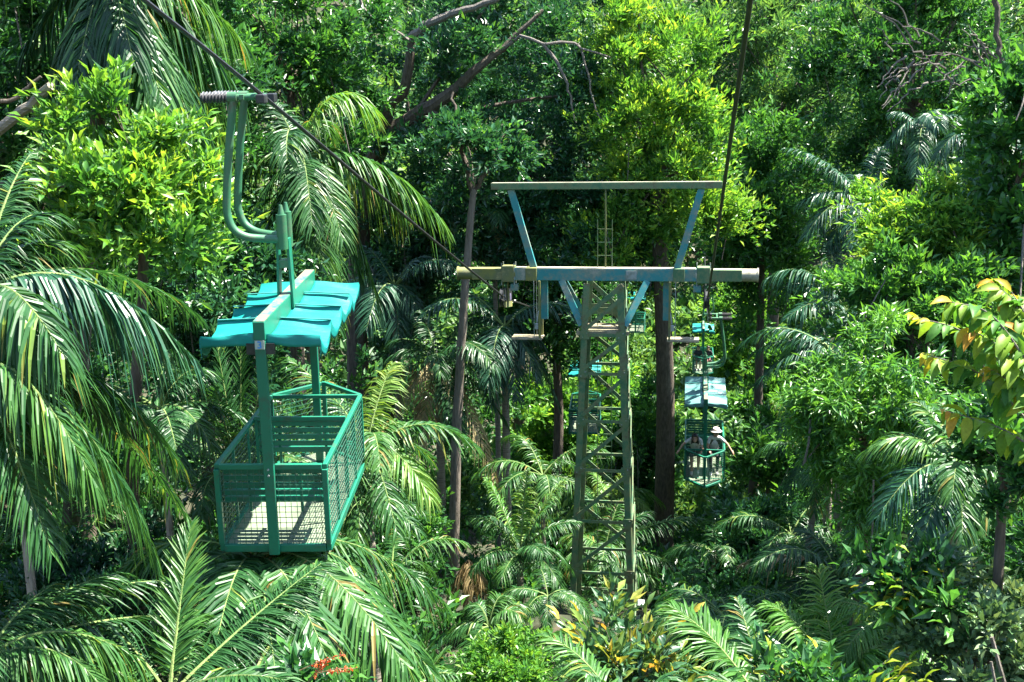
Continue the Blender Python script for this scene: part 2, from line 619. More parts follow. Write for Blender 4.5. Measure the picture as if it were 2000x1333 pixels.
def tree(name, label, px, py, Y, rpx, rpy, depth, leaf, kind='leaf_mid', nsub=30, sub_r=None, ncl=60, m=8, aspect=.45,
         tint=.45, base=None, trunk_r=.14, bark='bark', tmpl=LEAF2, parts=0, cat='tree', group=None, trunk=True,
         spread=.9, up=.35, twig=.6, droop=0., flat=.8, bottom=-.8, bfrac=.5, seed=None, root=None, skirt=.8, extra=(), vines=5):
    r = np.random.default_rng(seed if seed is not None else (int(px * 7 + py * 13) & 0xffff))
    c = at(px, py, Y)
    k = Y / F
    rad = (rpx * k, depth, rpy * k)
    sub_r = sub_r or .33 * min(rad)
    if base is None:
        base = Vector((c.x + random.uniform(-.4, .4), c.y + .3, 0))
    else:
        base = Vector((base[0], base[1], 0))
    base.z = gz(base.x, base.y) - .1
    t = empty(name, base)
    tag(t, label, cat, group)
    inv = Matrix.Translation(-base)
    C, A, T, subs = crown_points(c, rad, nsub, sub_r, ncl, r, bottom=bottom)
    more = list(extra)
    if skirt:
        more.append((px + r.uniform(-.2, .2) * rpx, py + rpy * .95, Y + .2, rpx * skirt, rpy * .75, depth * .8, int(nsub * .45)))
    for ex, ey, eY, er, es, ed, en in more:
        q = crown_points(at(ex, ey, eY), (er * eY / F, ed, es * eY / F), en, sub_r, ncl, r, bottom=bottom)
        C, A, T, subs = np.concatenate([C, q[0]]), np.concatenate([A, q[1]]), np.concatenate([T, q[2]]), np.concatenate([subs, q[3]])
    L = clusters_to_leaves(C, A, m, np.full(len(C), leaf), T + tint, spread, up, twig, r, flat, droop)
    L['pos'] = L['pos'] - np.array(base)
    if parts:
        dist = np.linalg.norm(L['pos'] + np.array(base), axis=1) - .25 * (L['pos'][:, 2])
        # the leaves that show largest: nearest to the viewer
        order = np.argsort(dist)
        pick = order[:parts]
        rest = order[parts:]
        place_leaves(t, {k_: v[pick] for k_, v in L.items()}, LEAF6, M[kind], aspect)
        L = {k_: v[rest] for k_, v in L.items()}
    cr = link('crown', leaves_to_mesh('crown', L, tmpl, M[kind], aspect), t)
    cr['kind'] = 'stuff' if parts else cr.get('kind', '')
    if not parts:
        del cr['kind']
    rt = Vector(root) - base if root is not None else Vector((c.x, c.y, c.z - rad[2] * .45)) - base
    if trunk:
        mid = rt * .5 + Vector((random.uniform(-.3, .3), random.uniform(-.2, .2), 0))
        limb([(0, 0, -.3), mid, rt], trunk_r * 1.25, trunk_r * .7, 'trunk', M[bark], t, seg=10)
    crown_branches(t, rt, [s - np.array(base) for s in subs], M[bark], bfrac * .5, max(.016, trunk_r * .22))
    if vines:
        mb = MB()
        for q in range(vines):
            p = Vector(subs[r.integers(len(subs))] - np.array(base))
            l_ = r.uniform(.6, 3.2)
            w = Vector((r.normal(0, .25), r.normal(0, .2), 0))
            mb.tube(curve_pts([p + Vector((0, -.5, 0)), p + w + Vector((0, -.6, -l_ * .5)), p + w * 1.6 + Vector((0, -.5, -l_))], 8), .012 + .008 * r.random(), 4)
        v = mb.obj('vines', M['bark_twig'], t, smooth=True)
        v['kind'] = 'stuff'
    return t


LEAF_CACHE = {}


def place_leaves(parent, L, tmpl, mat, aspect):
    """each leaf an object of its own, sharing a few leaf meshes"""
    D = L['dir']
    N = unit(L['nor'] - D * np.sum(L['nor'] * D, -1, keepdims=True))
    Sx = np.cross(D, N)
    for i in range(len(D)):
        q = min(9, int(L['tint'][i] * 10))
        key = (mat.name, round(aspect, 3), q, id(tmpl[0]))
        if key not in LEAF_CACHE:
            v = tmpl[0] * np.array([aspect, 1, 1])
            LEAF_CACHE[key] = np_mesh('leaf', v, tris=tmpl[1], mat=mat, tint=np.full(len(v), (q + .5) / 10), smooth=True)
        s = L['size'][i]
        mt = Matrix.Identity(4)
        for r_ in range(3):
            mt[r_][0] = Sx[i][r_] * s
            mt[r_][1] = D[i][r_] * s
            mt[r_][2] = N[i][r_] * s
            mt[r_][3] = L['pos'][i][r_]
        link('leaf', LEAF_CACHE[key], parent, mt)


# ------------------------------------------------------------------ palms
def frond_mesh(P0, P1, P2, n=44, ll=.55, lw=.045, droop=.5, vee=.15, seed=0, mat='palm', tint=.45, rr=.018, start=.14, fwd=(70, 32),
               miss=.03, jit=.08, rach='rachis', tipfade=.16, lift=0.0):
    r = np.random.default_rng(seed)
    n = int(n * 1.25)
    lw = lw * .74
    ll = ll * .88
    P0, P1, P2 = [np.array(p, float) for p in (P0, P1, P2)]
    bz = lambda s: ((1 - s) ** 2) * P0 + 2 * s * (1 - s) * P1 + s * s * P2
    dz = lambda s: 2 * (1 - s) * (P1 - P0) + 2 * s * (P2 - P1)
    s = np.linspace(start, .995, n)
    s = np.concatenate([s, s])[:, None]
    sg = np.concatenate([np.ones(n), -np.ones(n)])[:, None]
    s = np.clip(s + r.normal(0, .25 / n, s.shape), start, 1)
    keep = r.uniform(size=len(s)) > miss
    s, sg = s[keep], sg[keep]
    k = len(s)
    pos = bz(s)
    T = unit(dz(s))
    up = np.array([0, 0, 1.0])
    Sd = np.cross(T, up)
    bad = np.linalg.norm(Sd, axis=1) < .05
    Sd[bad] = np.array([1, 0, 0])
    Sd = unit(Sd)
    N = np.cross(Sd, T)
    phi = np.radians(fwd[0] + (fwd[1] - fwd[0]) * ((s - start) / (1 - start)) ** 1.3 + r.normal(0, 6.5, s.shape))
    D = unit(sg * Sd * np.sin(phi) + T * np.cos(phi) + N * (vee + r.normal(0, jit, s.shape)))
    prof = np.clip(np.sin(np.pi * (.18 + .74 * (s - start) / (1 - start))), .05, 1) ** .7
    Ln = ll * prof * np.where(r.uniform(size=s.shape) < .06, r.uniform(.45, .8, s.shape), r.uniform(.88, 1.08, s.shape))
    W = unit(T - D * np.sum(T * D, -1, keepdims=True))
    Nl = np.cross(D, W) * sg
    Nl = np.where(Nl[:, 2:3] < 0, -Nl, Nl)
    # blades twist a little
    tw = r.normal(0, .38, s.shape)
    W = unit(W * np.cos(tw) + Nl * np.sin(tw))
    Nl = np.cross(D, W)
    Nl = np.where(Nl[:, 2:3] < 0, -Nl, Nl)
    us = [0, .3, .65, 1]
    ws = [.55, 1.0, .72, 0]
    dr = droop * r.uniform(.65, 1.4, s.shape) + np.where(r.uniform(size=s.shape) < .07, .7, 0)
    V = []
    for u, w in zip(us, ws):
        p = pos + Ln * (u * D * (1 - .18 * dr * u)) - up * (Ln * dr * u ** 2)
        if w > 0:
            h = W * (lw * w * .5)
            f = Nl * (lw * w * .20)
            V += [p - h + f, p, p + h + f]
        else:
            V += [p]
    V = np.stack(V, 1)                       # k,10,3
    q = []
    for i in range(2):
        b0 = i * 3
        q += [(b0, b0 + 1, b0 + 4, b0 + 3), (b0 + 1, b0 + 2, b0 + 5, b0 + 4)]
    tr = [(6, 7, 9), (7, 8, 9)]
    base = (np.arange(k) * 10)[:, None, None]
    Q = (np.array(q)[None] + base).reshape(-1, 4)
    Tt = (np.array(tr)[None] + base).reshape(-1, 3)
    tl = np.clip(tint + r.normal(0, .09, (k, 1)) + np.where(r.uniform(size=(k, 1)) < .03, .5, 0) + tipfade * (np.array([0, 0, 0, .05, .05, .05, .2, .2, .2, .7])[None] - .1), 0, 1)
    Vl = V.reshape(-1, 3)
    tl = tl.ravel()
    # rachis
    cp = [Vector(bz(u)) for u in np.linspace(0, 1, 14)]
    mb = MB().tube(cp, [rr * (1 - .82 * i / 13) for i in range(14)], 5)
    nv = len(Vl)
    me = bpy.data.meshes.new('frond')
    me.vertices.add(nv + len(mb.v))
    me.vertices.foreach_set('co', np.concatenate([Vl, np.array(mb.v)]).astype(np.float32).ravel())
    rq = np.array([f for f in mb.f if len(f) == 4]) + nv
    loops = np.concatenate([Tt.ravel(), Q.ravel(), rq.ravel()]).astype(np.int32)
    st = np.concatenate([np.arange(len(Tt)) * 3, len(Tt) * 3 + np.arange(len(Q) + len(rq)) * 4]).astype(np.int32)
    me.loops.add(len(loops))
    me.loops.foreach_set('vertex_index', loops)
    me.polygons.add(len(st))
    me.polygons.foreach_set('loop_start', st)
    mi = np.zeros(len(st), np.int32)
    mi[len(Tt) + len(Q):] = 1
    me.polygons.foreach_set('material_index', mi)
    me.polygons.foreach_set('use_smooth', np.zeros(len(st), bool))
    a = me.attributes.new('tint', 'FLOAT', 'POINT')
    a.data.foreach_set('value', np.concatenate([tl, np.full(len(mb.v), .5)]).astype(np.float32))
    me.update(calc_edges=True)
    me.materials.append(M[mat])
    me.materials.append(M[rach])
    return me


GEN = {}


def generic_frond(mat, var, nle=40, lw=.045, llr=.27, droop=.55, tint=.45):
    """shared fronds of unit length, growing along +Y"""
    key = (mat, var, nle, lw, llr, droop, tint)
    if key not in GEN:
        e = [1.05, .75, .5, .25, .0][var % 5]
        P1 = (0, .48, .42 * e + .12)
        P2 = (random.uniform(-.06, .06), .92 - .05 * var, .62 * e - .42)
        GEN[key] = frond_mesh((0, 0, 0), P1, P2, nle, llr, lw, droop, seed=var * 17 + len(GEN), mat=mat, tint=tint, rr=.011)
    return GEN[key]


def palm(name, label, px, py, Y, fronds=(), extra=0, L=2.4, mat='palm', tint=.45, ll=.6, lw=.05, n=46, droop=.6, trunk_r=.09, lean=(0, 0),
         trunk=True, az=None, vars_=(0, 1, 2, 3, 4), bark='bark_palm', seed=None, cat='palm', group=None, base=None, vee=.15, fwd=(70, 32), dead=0):
    rd = random.Random(seed if seed is not None else int(px * 3 + py * 5 + Y))
    c = at(px, py, Y)
    if base is None:
        base = Vector((c.x + lean[0], c.y + lean[1], 0))
    base = Vector(base)
    base.z = gz(base.x, base.y) - .1
    t = empty(name, base)
    tag(t, label, cat, group)
    if trunk:
        top = c - base
        mid = top * .5 + Vector((lean[0] * -.25, 0, .0))
        limb([(0, 0, -.2), mid, top], trunk_r * 1.3, trunk_r * .85, 'trunk', M[bark], t, seg=9)
    k = Y / F
    sh = .82 if Y < 10 else 1.0
    for i, fr in enumerate(fronds):
        tx, ty, dY, arch = fr[:4]
        o = fr[4] if len(fr) > 4 else {}
        tip = at(tx, ty, Y + dY)
        st = at(*o['from']) if 'from' in o else c
        d = tip - st
        P1 = st + d * o.get('mid', .45) + Vector((0, 0, arch))
        length = d.length + arch * .6
        me = frond_mesh(st - base, P1 - base, tip - base, int(o.get('n', n) / sh), o.get('ll', ll) * sh, o.get('lw', lw) * sh, o.get('droop', droop),
                        seed=int(tx * 3 + ty * 7) % 9973, mat=o.get('mat', mat), tint=o.get('tint', tint) + rd.uniform(-.05, .05), rr=o.get('rr', .02),
                        vee=o.get('vee', vee), fwd=o.get('fwd', fwd), rach='rachis_brown' if o.get('mat', mat) == 'palm_dead' else 'rachis',
                        start=o.get('start', .14))
        link('frond', me, t)
    for i in range(extra):
        a = (i + rd.uniform(-.3, .3)) * 2 * math.pi / max(extra, 1) if az is None else R(az[0] + (az[1] - az[0]) * (i + rd.random()) / extra)
        v = rd.choice(vars_)
        isd = i < dead
        me = generic_frond('palm_dead' if isd else mat, 4 if isd else v, n, lw / L, ll / L, droop, tint)
        s = L * rd.uniform(.82, 1.15)
        mt = Matrix.Translation(c - base) @ Matrix.Rotation(a, 4, 'Z') @ Matrix.Rotation(rd.uniform(-.18, .18), 4, 'Y') @ Matrix.Rotation(R(-25) if isd else rd.uniform(-.15, .15), 4, 'X') @ Matrix.Scale(s, 4)
        link('frond', me, t, mt)
    return t


# ------------------------------------------------------------------ tram gondola
def make_gondola():
    """y forwards (prow), x right, origin at the floor's centre, hung from a cable at (CABX, 0, CABZ)"""
    g = empty('tram_gondola')
    GP, W = M['green_paint'], .6
    yr, yf, ya = -1.3, 1.3, 1.9
    H = 1.0
    MB().box((0, 0, .035), (2 * W - .06, yf - yr - .06, .03)).obj('floor', M['floor_panel'], g)
    # prow floor
    pf = MB()
    P = [(-W + .04, yf - .02), (W - .04, yf - .02), (0, ya - .06)]
    pf.add([(x, y, .02) for x, y in P] + [(x, y, .048) for x, y in P], [(2, 1, 0), (3, 4, 5), (0, 1, 4, 3), (1, 2, 5, 4), (2, 0, 3, 5)])
    pf.obj('prow_floor', M['floor_panel'], g)
    # rails
    for s in (-1, 1):
        MB().bar((s * W, yr, H), (s * W, yf, H), .055).obj('top_rail', GP, g, bevel=.008)
        MB().bar((s * W, yr, .03), (s * W, yf, .03), .06, .09).obj('bottom_rail', GP, g, bevel=.008)
        for z, w in ((H, .05), (.03, .06)):
            MB().bar((s * (W - .01), yf + .03, z), (s * .03, ya, z), w).obj('prow_rail', GP, g, bevel=.006)
        for y, w in ((yr, .06), (yf, .05)):
            MB().bar((s * W, y, .08), (s * W, y, H - .03), w).obj('corner_post', GP, g, bevel=.006)
        for y in (-.62, .05, .68):
            MB().bar((s * W, y, .08), (s * W, y, H - .03), .028).obj('side_stile', GP, g)
    for z, w in ((H, .06), (.03, .085)):
        MB().bar((-W + .03, yr, z), (W - .03, yr, z), .055, w).obj('end_rail', GP, g, bevel=.006)
    MB().bar((-W + .03, yf, H), (W - .03, yf, H), .045, .05).obj('cross_rail', GP, g, bevel=.006)
    MB().bar((-W + .03, yf, .03), (W - .03, yf, .03), .045, .06).obj('cross_rail', GP, g, bevel=.006)
    MB().bar((0, ya, 0), (0, ya, H + .03), .055).obj('prow_post', GP, g, bevel=.006)
    # wire mesh
    def wire(name, o, u, v, nu, nv):
        mb = MB()
        o, u, v = Vector(o), Vector(u), Vector(v)
        for i in range(1, nu):
            p = o + u * (i / nu)
            mb.bar(p, p + v, .006)
        for j in range(1, nv):
            p = o + v * (j / nv)
            q = u.cross(v).normalized() * .006
            mb.bar(p + q, p + u + q, .006)
        mb.obj(name, M['wire'], g)
    wire('rear_mesh', (-W, yr + .01, .07), (2 * W, 0, 0), (0, 0, .90), 18, 14)
    for s in (-1, 1):
        wire('side_mesh', (s * (W + .004), yr, .08), (0, yf - yr, 0), (0, 0, .89), 38, 14)
        wire('prow_mesh', (s * (W - .01), yf + .03, .08), (-s * (W - .03), ya - yf - .03, 0), (0, 0, .88), 11, 14)
    # benches: slatted backrests and seats
    for yb, zt in ((yr + .09, .965), (.32, 1.0)):
        bo = MB().box((0, yb, zt + .004), (2 * W - .07, .03, .03)).obj('backrest', GP, g)
        for x in (-.28, .30):
            MB().bar((x, yb + .035, .42), (x, yb + .035, zt - .01), .03).obj('stile', GP, bo)
        for i in range(5):
            MB().box((0, yb, zt - .05 - i * .085), (2 * W - .09, .022, .060)).obj('slat', GP, bo)
        so = MB().bar((0, yb + .05, .53), (0, yb + .46, .53), .035).obj('seat', GP, g)
        for x in (-W + .06, W - .06):
            MB().bar((x, yb + .05, .53), (x, yb + .46, .53), .035).obj('bearer', GP, so)
        for i in range(4):
            MB().box((0, yb + .10 + i * .095, .562), (2 * W - .08, .075, .024)).obj('slat', GP, so)
    MB().bar((-W + .03, .32 - .03, 1.03), (W - .03, .32 - .03, 1.03), .04, .045).obj('divider_rail', GP, g)
    for s in (-1, 1):
        MB().bar((s * (W - .05), .29, .06), (s * (W - .05), .29, 1.0), .035).obj('divider_post', GP, g)
    # posts and ridge beam
    zr, zf = 2.66, 2.70
    MB().bar((0, yr - .065, -.02), (0, yr - .065, zr - .21), .115, .06, up=(0, 1, 0)).obj('roof_post', GP, g, bevel=.008)
    MB().bar((0, yf + .07, .02), (0, yf + .07, zf - .21), .10, .06, up=(0, 1, 0)).obj('roof_post', GP, g, bevel=.008)
    rb = MB().bar((0, yr - .1, zr - .1), (0, yf + .1, zf - .1), .125, .20).obj('ridge_beam', GP, g, bevel=.006)
    MB().bar((0, yr - .095, zr + .004), (0, yf + .095, zf + .004), .118, .006).obj('worn_top', M['beam_top'], rb)
    for s in (-1, 1):
        MB().box((s * .10, yr - .06, zr - .30), (.10, .05, .12)).obj('bracket', M['rubber'], g)
    # bolts at rims
    for z in (.93, 1.0):
        MB().tube([(0, yr - .10, z), (0, yr - .115, z)], .012, 8).obj('bolt', M['galv'], g)
    # number plate
    pl = MB().box((0, yr - .103, zr - .25), (.10, .008, .095)).obj('number_plate', M['plate'], g)
    fc = bpy.data.curves.new('num', 'FONT')
    fc.body = '3'
    fc.size = .11
    fc.align_x = 'CENTER'
    fc.align_y = 'CENTER'
    fc.offset = .002
    fo = bpy.data.objects.new('tmp', fc)
    col.objects.link(fo)
    bpy.context.view_layer.update()
    me = bpy.data.meshes.new_from_object(fo.evaluated_get(bpy.context.evaluated_depsgraph_get()))
    bpy.data.objects.remove(fo)
    me.materials.clear()
    me.materials.append(M['blue_ink'])
    link('number', me, pl, Matrix.Translation((0, yr - .1092, zr - .252)) @ Matrix.Rotation(math.pi / 2, 4, 'X'))
    # canopy of tarpaulin, left and right of the beam
    for s in (-1, 1):
        nu, nv = 16, 64
        Vv = []
        rw = random.Random(5 + s)
        ph = [rw.uniform(0, 6.28) for _ in range(6)]
        for j in range(nv + 1):
            v = j / nv
            y = yr - .05 + v * (yf - yr + .10)
            zb = zr - .185 + v * (zf - zr)
            sag = abs(math.sin(math.pi * v * 4.0)) ** .6
            row = []
            for i in range(nu + 1):
                u = i / nu
                x = .055 + u * .585
                wr = .010 * math.sin(9 * v + 5 * u + ph[0]) + .007 * math.sin(25 * v - 3 * u + ph[1]) + .007 * math.sin(49 * v + 4 * u + ph[2]) * u
                z = zb + .05 - .03 * u - .15 * sag * (.45 + .55 * u) + wr * (0.3 + u)
                row.append((s * x, y, z))
            # hanging edge flap
            x, y_, z = row[-1]
            for k in range(1, 5):
                fl = .03 * k * (1 + .25 * math.sin(12 * v * 2 + ph[3]))
                row.append((x + s * (.012 * math.sin(19 * v + ph[4]) - .004 * k + .012), y_, z - fl))
            Vv.append(row)
        # end flaps
        def flap(row, dy, ph_):
            out = []
            for k in range(1, 5):
                out.append([(p[0], p[1] + dy * (.012 + .008 * math.sin(p[0] * 17 + ph_)), p[2] - .03 * k * (1 + .15 * math.sin(p[0] * 9 + ph_))) for p in row])
            return out
        Vv = list(reversed(flap(Vv[0], -1, ph[5]))) + Vv + flap(Vv[-1], 1, ph[4])
        nr, nc = len(Vv), len(Vv[0])
        flatv = [p for r_ in Vv for p in r_]
        fs = [(j * nc + i, j * nc + i + 1, (j + 1) * nc + i + 1, (j + 1) * nc + i) for j in range(nr - 1) for i in range(nc - 1)]
        mb = MB()
        mb.add(flatv, fs)
        o = mb.obj('canopy', M['tarp'], g, smooth=True)
        md = o.modifiers.new('thick', 'SOLIDIFY')
        md.thickness = .004
        # battens
        for v in (0, .25, .5, .75, 1.0):
            y = yr - .03 + v * (yf - yr + .06)
            zb = zr - .185 + v * (zf - zr)
            MB().bar((s * .06, y, zb - .05), (s * .63, y, zb - .09), .03).obj('batten', GP, g)
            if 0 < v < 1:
                MB().bar((s * .07, y - .02, zb + .058), (s * .64, y - .02, zb + .032), .03, .010).obj('fold_shade', M['fold_shade'], g)  # added dark strip that draws the shaded fold line at the batten
    # fork plates, pivots, arms
    zm = (zr + zf) / 2
    for x, h in ((-.085, .62), (.085, .66)):
        MB().bar((x, -.02, zm - .16), (x * .7, 0, zm + h), .030, .14, up=(0, 1, 0)).obj('fork_plate', GP, g, bevel=.004)
    MB().box((0, 0, zm + .36), (.14, .13, .10)).obj('fork_block', M['arm_paint'], g, bevel=.01)
    for y in (-.24, .24):
        MB().tube([(0.02, y * .55, zm + .55), (.02, y * .55, zm + .95)], .062, 12).obj('pivot', M['arm_paint'], g, smooth=True)
        MB().tube([(0.02, y * .55, zm + .95), (.02, y * .55, zm + 1.0), (.02, y * .55, zm + 1.06)], [.042, .03, .018], 10).obj('pivot_bolt', M['arm_paint'], g, smooth=True)
        zb = zm + .66
        pts = [(.0, y * .55, zb), (-.22, y * .7, zb + .02), (-.38, y * .9, zb + .05), (-.50, y, zb + .13), (-.56, y, zb + .27), (-.565, y, zb + .45), (-.50, y, zb + 1.0), (-.41, y, CABZ - .02)]
        MB().tube(curve_pts(pts, 35), .046, 12).obj('hanger_arm', M['arm_paint'], g, smooth=True)
        # grip head
        MB().tube([(-.62, y, CABZ + .02), (-.14, y, CABZ + .02)], .036, 10).obj('grip_shaft', M['arm_paint'], g, smooth=True)
        MB().tube([(-.47, y, CABZ + .02), (-.36, y, CABZ + .02)], .062, 10).obj('grip_collar', M['arm_paint'], g, smooth=True)
        pts, rad = [], []
        for k in range(57):
            pts.append((-.46 - .30 * k / 56, y, CABZ + .02))
            rad.append(.052 + .016 * math.sin(k * math.pi * 2 / 7))
        MB().tube(pts, rad, 12).obj('spring', M['spring'], g, smooth=True)
        MB().box((CABX + .01, y, CABZ), (.10, .17, .10)).obj('cable_clamp', M['rubber'], g, bevel=.012)
    MB().bar((-.30, -.30, CABZ + .02), (-.30, .30, CABZ + .02), .05, .06).obj('grip_yoke', M['arm_paint'], g, bevel=.006)
    return g


CABX, CABZ = -.10, 4.93
gond = make_gondola()
tag(gond, 'nearest empty green mesh gondola with turquoise canopy and number plate 3', 'gondola', 'gondolas hanging on the tram line')
rear_mid = at(537, 1079, 11.35)
gond.rotation_euler = (R(2.8), R(.4), R(-1))
gond.location = rear_mid + gond.rotation_euler.to_matrix() @ Vector((0, 1.36, 0))

LOCS = [
    ('gondola with two passengers, one in a pale hat, right of the tower', (1376, 943, 31.5), 180 - 9.4, 1.9),
    ('gondola with two dark-haired passengers hanging above the pale-hat passenger', (1373, 733, 62), 180 - 9.4, 1.9),
    ('empty shaded gondola partly hidden behind the left leg of the tower', (1141, 848, 42), -6, -1.3),
    ('farthest small gondola seen beside the top of the tower trunk', (1241, 650, 76), -9.4, -1.3),
]
gonds = [gond]
for lab, (px, py, Y), rz, oy in LOCS:
    o = copy_tree(gond)
    tag(o, lab, 'gondola', 'gondolas hanging on the tram line')
    p = at(px, py, Y)
    rot = Matrix.Rotation(R(rz), 3, 'Z')
    o.rotation_euler = (0, 0, R(rz))
    o.location = p - rot @ Vector((0, oy, 0))
    for ch in list(o.children):
        if ch.name.startswith('number_plate') and Y > 40:
            pass
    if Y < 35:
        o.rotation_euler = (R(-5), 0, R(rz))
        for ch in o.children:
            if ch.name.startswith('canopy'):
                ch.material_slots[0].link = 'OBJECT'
                ch.material_slots[0].material = M['tarp_sheen']
    gonds.append(o)


def cab_pt(o):
    return Matrix.Translation(o.location) @ o.rotation_euler.to_matrix().to_4x4() @ Vector((CABX, 0, CABZ))


# ------------------------------------------------------------------ cables
TY = 25.0
TC = at(1181, 536, TY)                       # centre of the crossarm
udir = Vector((math.cos(LINE), -math.sin(LINE), 0))
vdir = Vector((math.sin(LINE), math.cos(LINE), 0))
SHL = TC + udir * -2.33 + Vector((0, 0, -.62))
SHR = TC + udir * 2.38 + Vector((0, 0, -.62))
pL = cab_pt(gond)
dL = (SHL - pL)
left_pts = [pL - dL * 2.2 + Vector((0, 0, .6)), pL - dL * .6, pL, pL.lerp(SHL, .5) + Vector((0, 0, -.04)), SHL - vdir * .5 + Vector((0, 0, .14)), SHL + vdir * .5 + Vector((0, 0, -.12)), cab_pt(gonds[3]), cab_pt(gonds[4]), cab_pt(gonds[4]) + vdir * 50 + Vector((0, 0, 12))]
top_r = at(1466, -2, 9.0)
dR = SHR - top_r
right_pts = [top_r - dR * 1.6, top_r - dR * .5, top_r, top_r.lerp(SHR, .5) + Vector((0, 0, -.04)), SHR - vdir * .5 + Vector((0, 0, .14)), SHR + vdir * .5 + Vector((0, 0, -.12)), cab_pt(gonds[1]), cab_pt(gonds[2]), cab_pt(gonds[2]) + vdir * 50 + Vector((0, 0, 9))]
for pts, lab in ((left_pts, 'black haul cable carrying the nearest gondola past the left sheave'), (right_pts, 'black haul cable running down to the right sheave from overhead')):
    c = MB().tube(curve_pts(pts, 100), .024, 8).obj('haul_cable', M['cable'], None, smooth=True)
    tag(c, lab, 'cable', 'haul cables of the tram')

# ------------------------------------------------------------------ the tower
tb = at(1189, 1195, TY)
base = Vector((TC.x, TC.y, min(tb.z, gz(TC.x, TC.y) + .1) - .15))
tw = empty('cable_tower', base, (0, 0, -LINE))
tag(tw, 'weathered green steel lattice tower with wide crossarm and upper frame', 'tower')
zc = TC.z - base.z                           # crossarm height above the base
HW0, HW1 = .80, .45                          # half widths at base and top
zt = zc - .16


def hw(z):
    return HW0 + (HW1 - HW0) * z / zt


for sx in (-1, 1):
    for sy in (-1, 1):
        # angle-iron legs
        mb = MB()
        a, b = Vector((sx * hw(0), sy * hw(0), 0)), Vector((sx * hw(zt), sy * hw(zt), zt))
        mb.bar(a + Vector((-sx * .07, 0, 0)), b + Vector((-sx * .07, 0, 0)), .14, .03, up=(0, 1, 0))
        mb.bar(a + Vector((0, -sy * .085, 0)), b + Vector((0, -sy * .085, 0)), .03, .14, up=(0, 1, 0))
        mb.obj('leg', M['tower_paint'], tw, bevel=.004)
        MB().box((sx * hw(0), sy * hw(0), .05), (.34, .34, .06)).obj('foot_plate', M['galv'], tw)


def lev(py):
    return at(1185, py, TY - .5).z - base.z


levels = [lev(y) for y in (655, 730, 822, 916, 1014, 1112, 1195)]
for i, z in enumerate(levels):
    if z < .2:
        z = .35
    h = hw(z)
    for s in (-1, 1):
        MB().bar((-h, s * (h + .015), z), (h, s * (h + .015), z), .035, .070, up=(0, 0, 1)).obj('cross_bar', M['tower_paint'], tw)
        MB().bar((s * (h + .015), -h, z), (s * (h + .015), h, z), .035, .070, up=(0, 0, 1)).obj('cross_bar', M['tower_paint'], tw)
for z in levels[:-1]:
    h = hw(z)
    for sx in (-1, 1):
        for sy in (-1, 1):
            MB().box((sx * (h - .08), sy * (h + .04), z), (.22, .012, .2)).obj('gusset_plate', M['tower_paint'], tw)
            for q in (-.05, .05):
                MB().tube([(sx * (h - .08) + q, sy * (h + .045), z + q), (sx * (h - .08) + q, sy * (h + .062), z + q)], .014, 6).obj('bolt', M['galv'], tw)
tops = [zt - .25] + levels
for z1, z0 in zip(tops[:-1], tops[1:]):
    z0 = max(z0, .2)
    h0, h1 = hw(z0), hw(z1)
    MB().bar((-h0, -h0 - .03, z0 + .05), (h1, -h1 - .03, z1 - .05), .085, .022, up=(0, 1, 0)).obj('brace', M['tower_paint'], tw)
    MB().bar((h0, h0 + .03, z0 + .05), (-h1, h1 + .03, z1 - .05), .085, .022, up=(0, 1, 0)).obj('brace', M['tower_paint'], tw)
    MB().bar((h0 + .03, -h0, z0 + .05), (h1 + .03, h1, z1 - .05), .022, .085, up=(0, 1, 0)).obj('brace', M['tower_paint'], tw)
    MB().bar((-h0 - .03, h0, z0 + .05), (-h1 - .03, -h1, z1 - .05), .022, .085, up=(0, 1, 0)).obj('brace', M['tower_paint'], tw)
# front pair of diagonals of the head panel
MB().bar((-hw(levels[0]), -hw(zt) - .05, levels[0] + .35), (hw(zt), -hw(zt) - .05, zt - .02), .11, .03, up=(0, 1, 0)).obj('head_brace', M['tower_paint'], tw)
MB().bar((hw(zt), hw(zt) + .02, levels[0] + .35), (-hw(zt), hw(zt) + .02, zt - .02), .11, .03, up=(0, 1, 0)).obj('head_brace', M['tower_paint'], tw)
for s in (-1, 1):
    for y in (-1, 1):
        MB().bar((s * 1.0, y * .14, zt + .03), (s * (hw(zt - 1) + .01), y * hw(zt), zt - .98), .15, .05, up=(0, 1, 0)).obj('knee_brace', M['tower_teal'], tw)
# small service landing
for s in (-1, 1):
    MB().bar((-.62, s * .47, levels[0] + .04), (.6, s * .47, levels[0] + .04), .06, .09).obj('landing_bearer', M['wood_plank'], tw)
for k in range(4):
    MB().box((0.02, -.36 + k * .24, levels[0] + .10), (1.05, .17, .03)).obj('plank', M['wood_plank'], tw)
MB().box((0, .47, levels[0] + .45), (.84, .04, .26)).obj('back_plate', M['tower_paint'], tw)
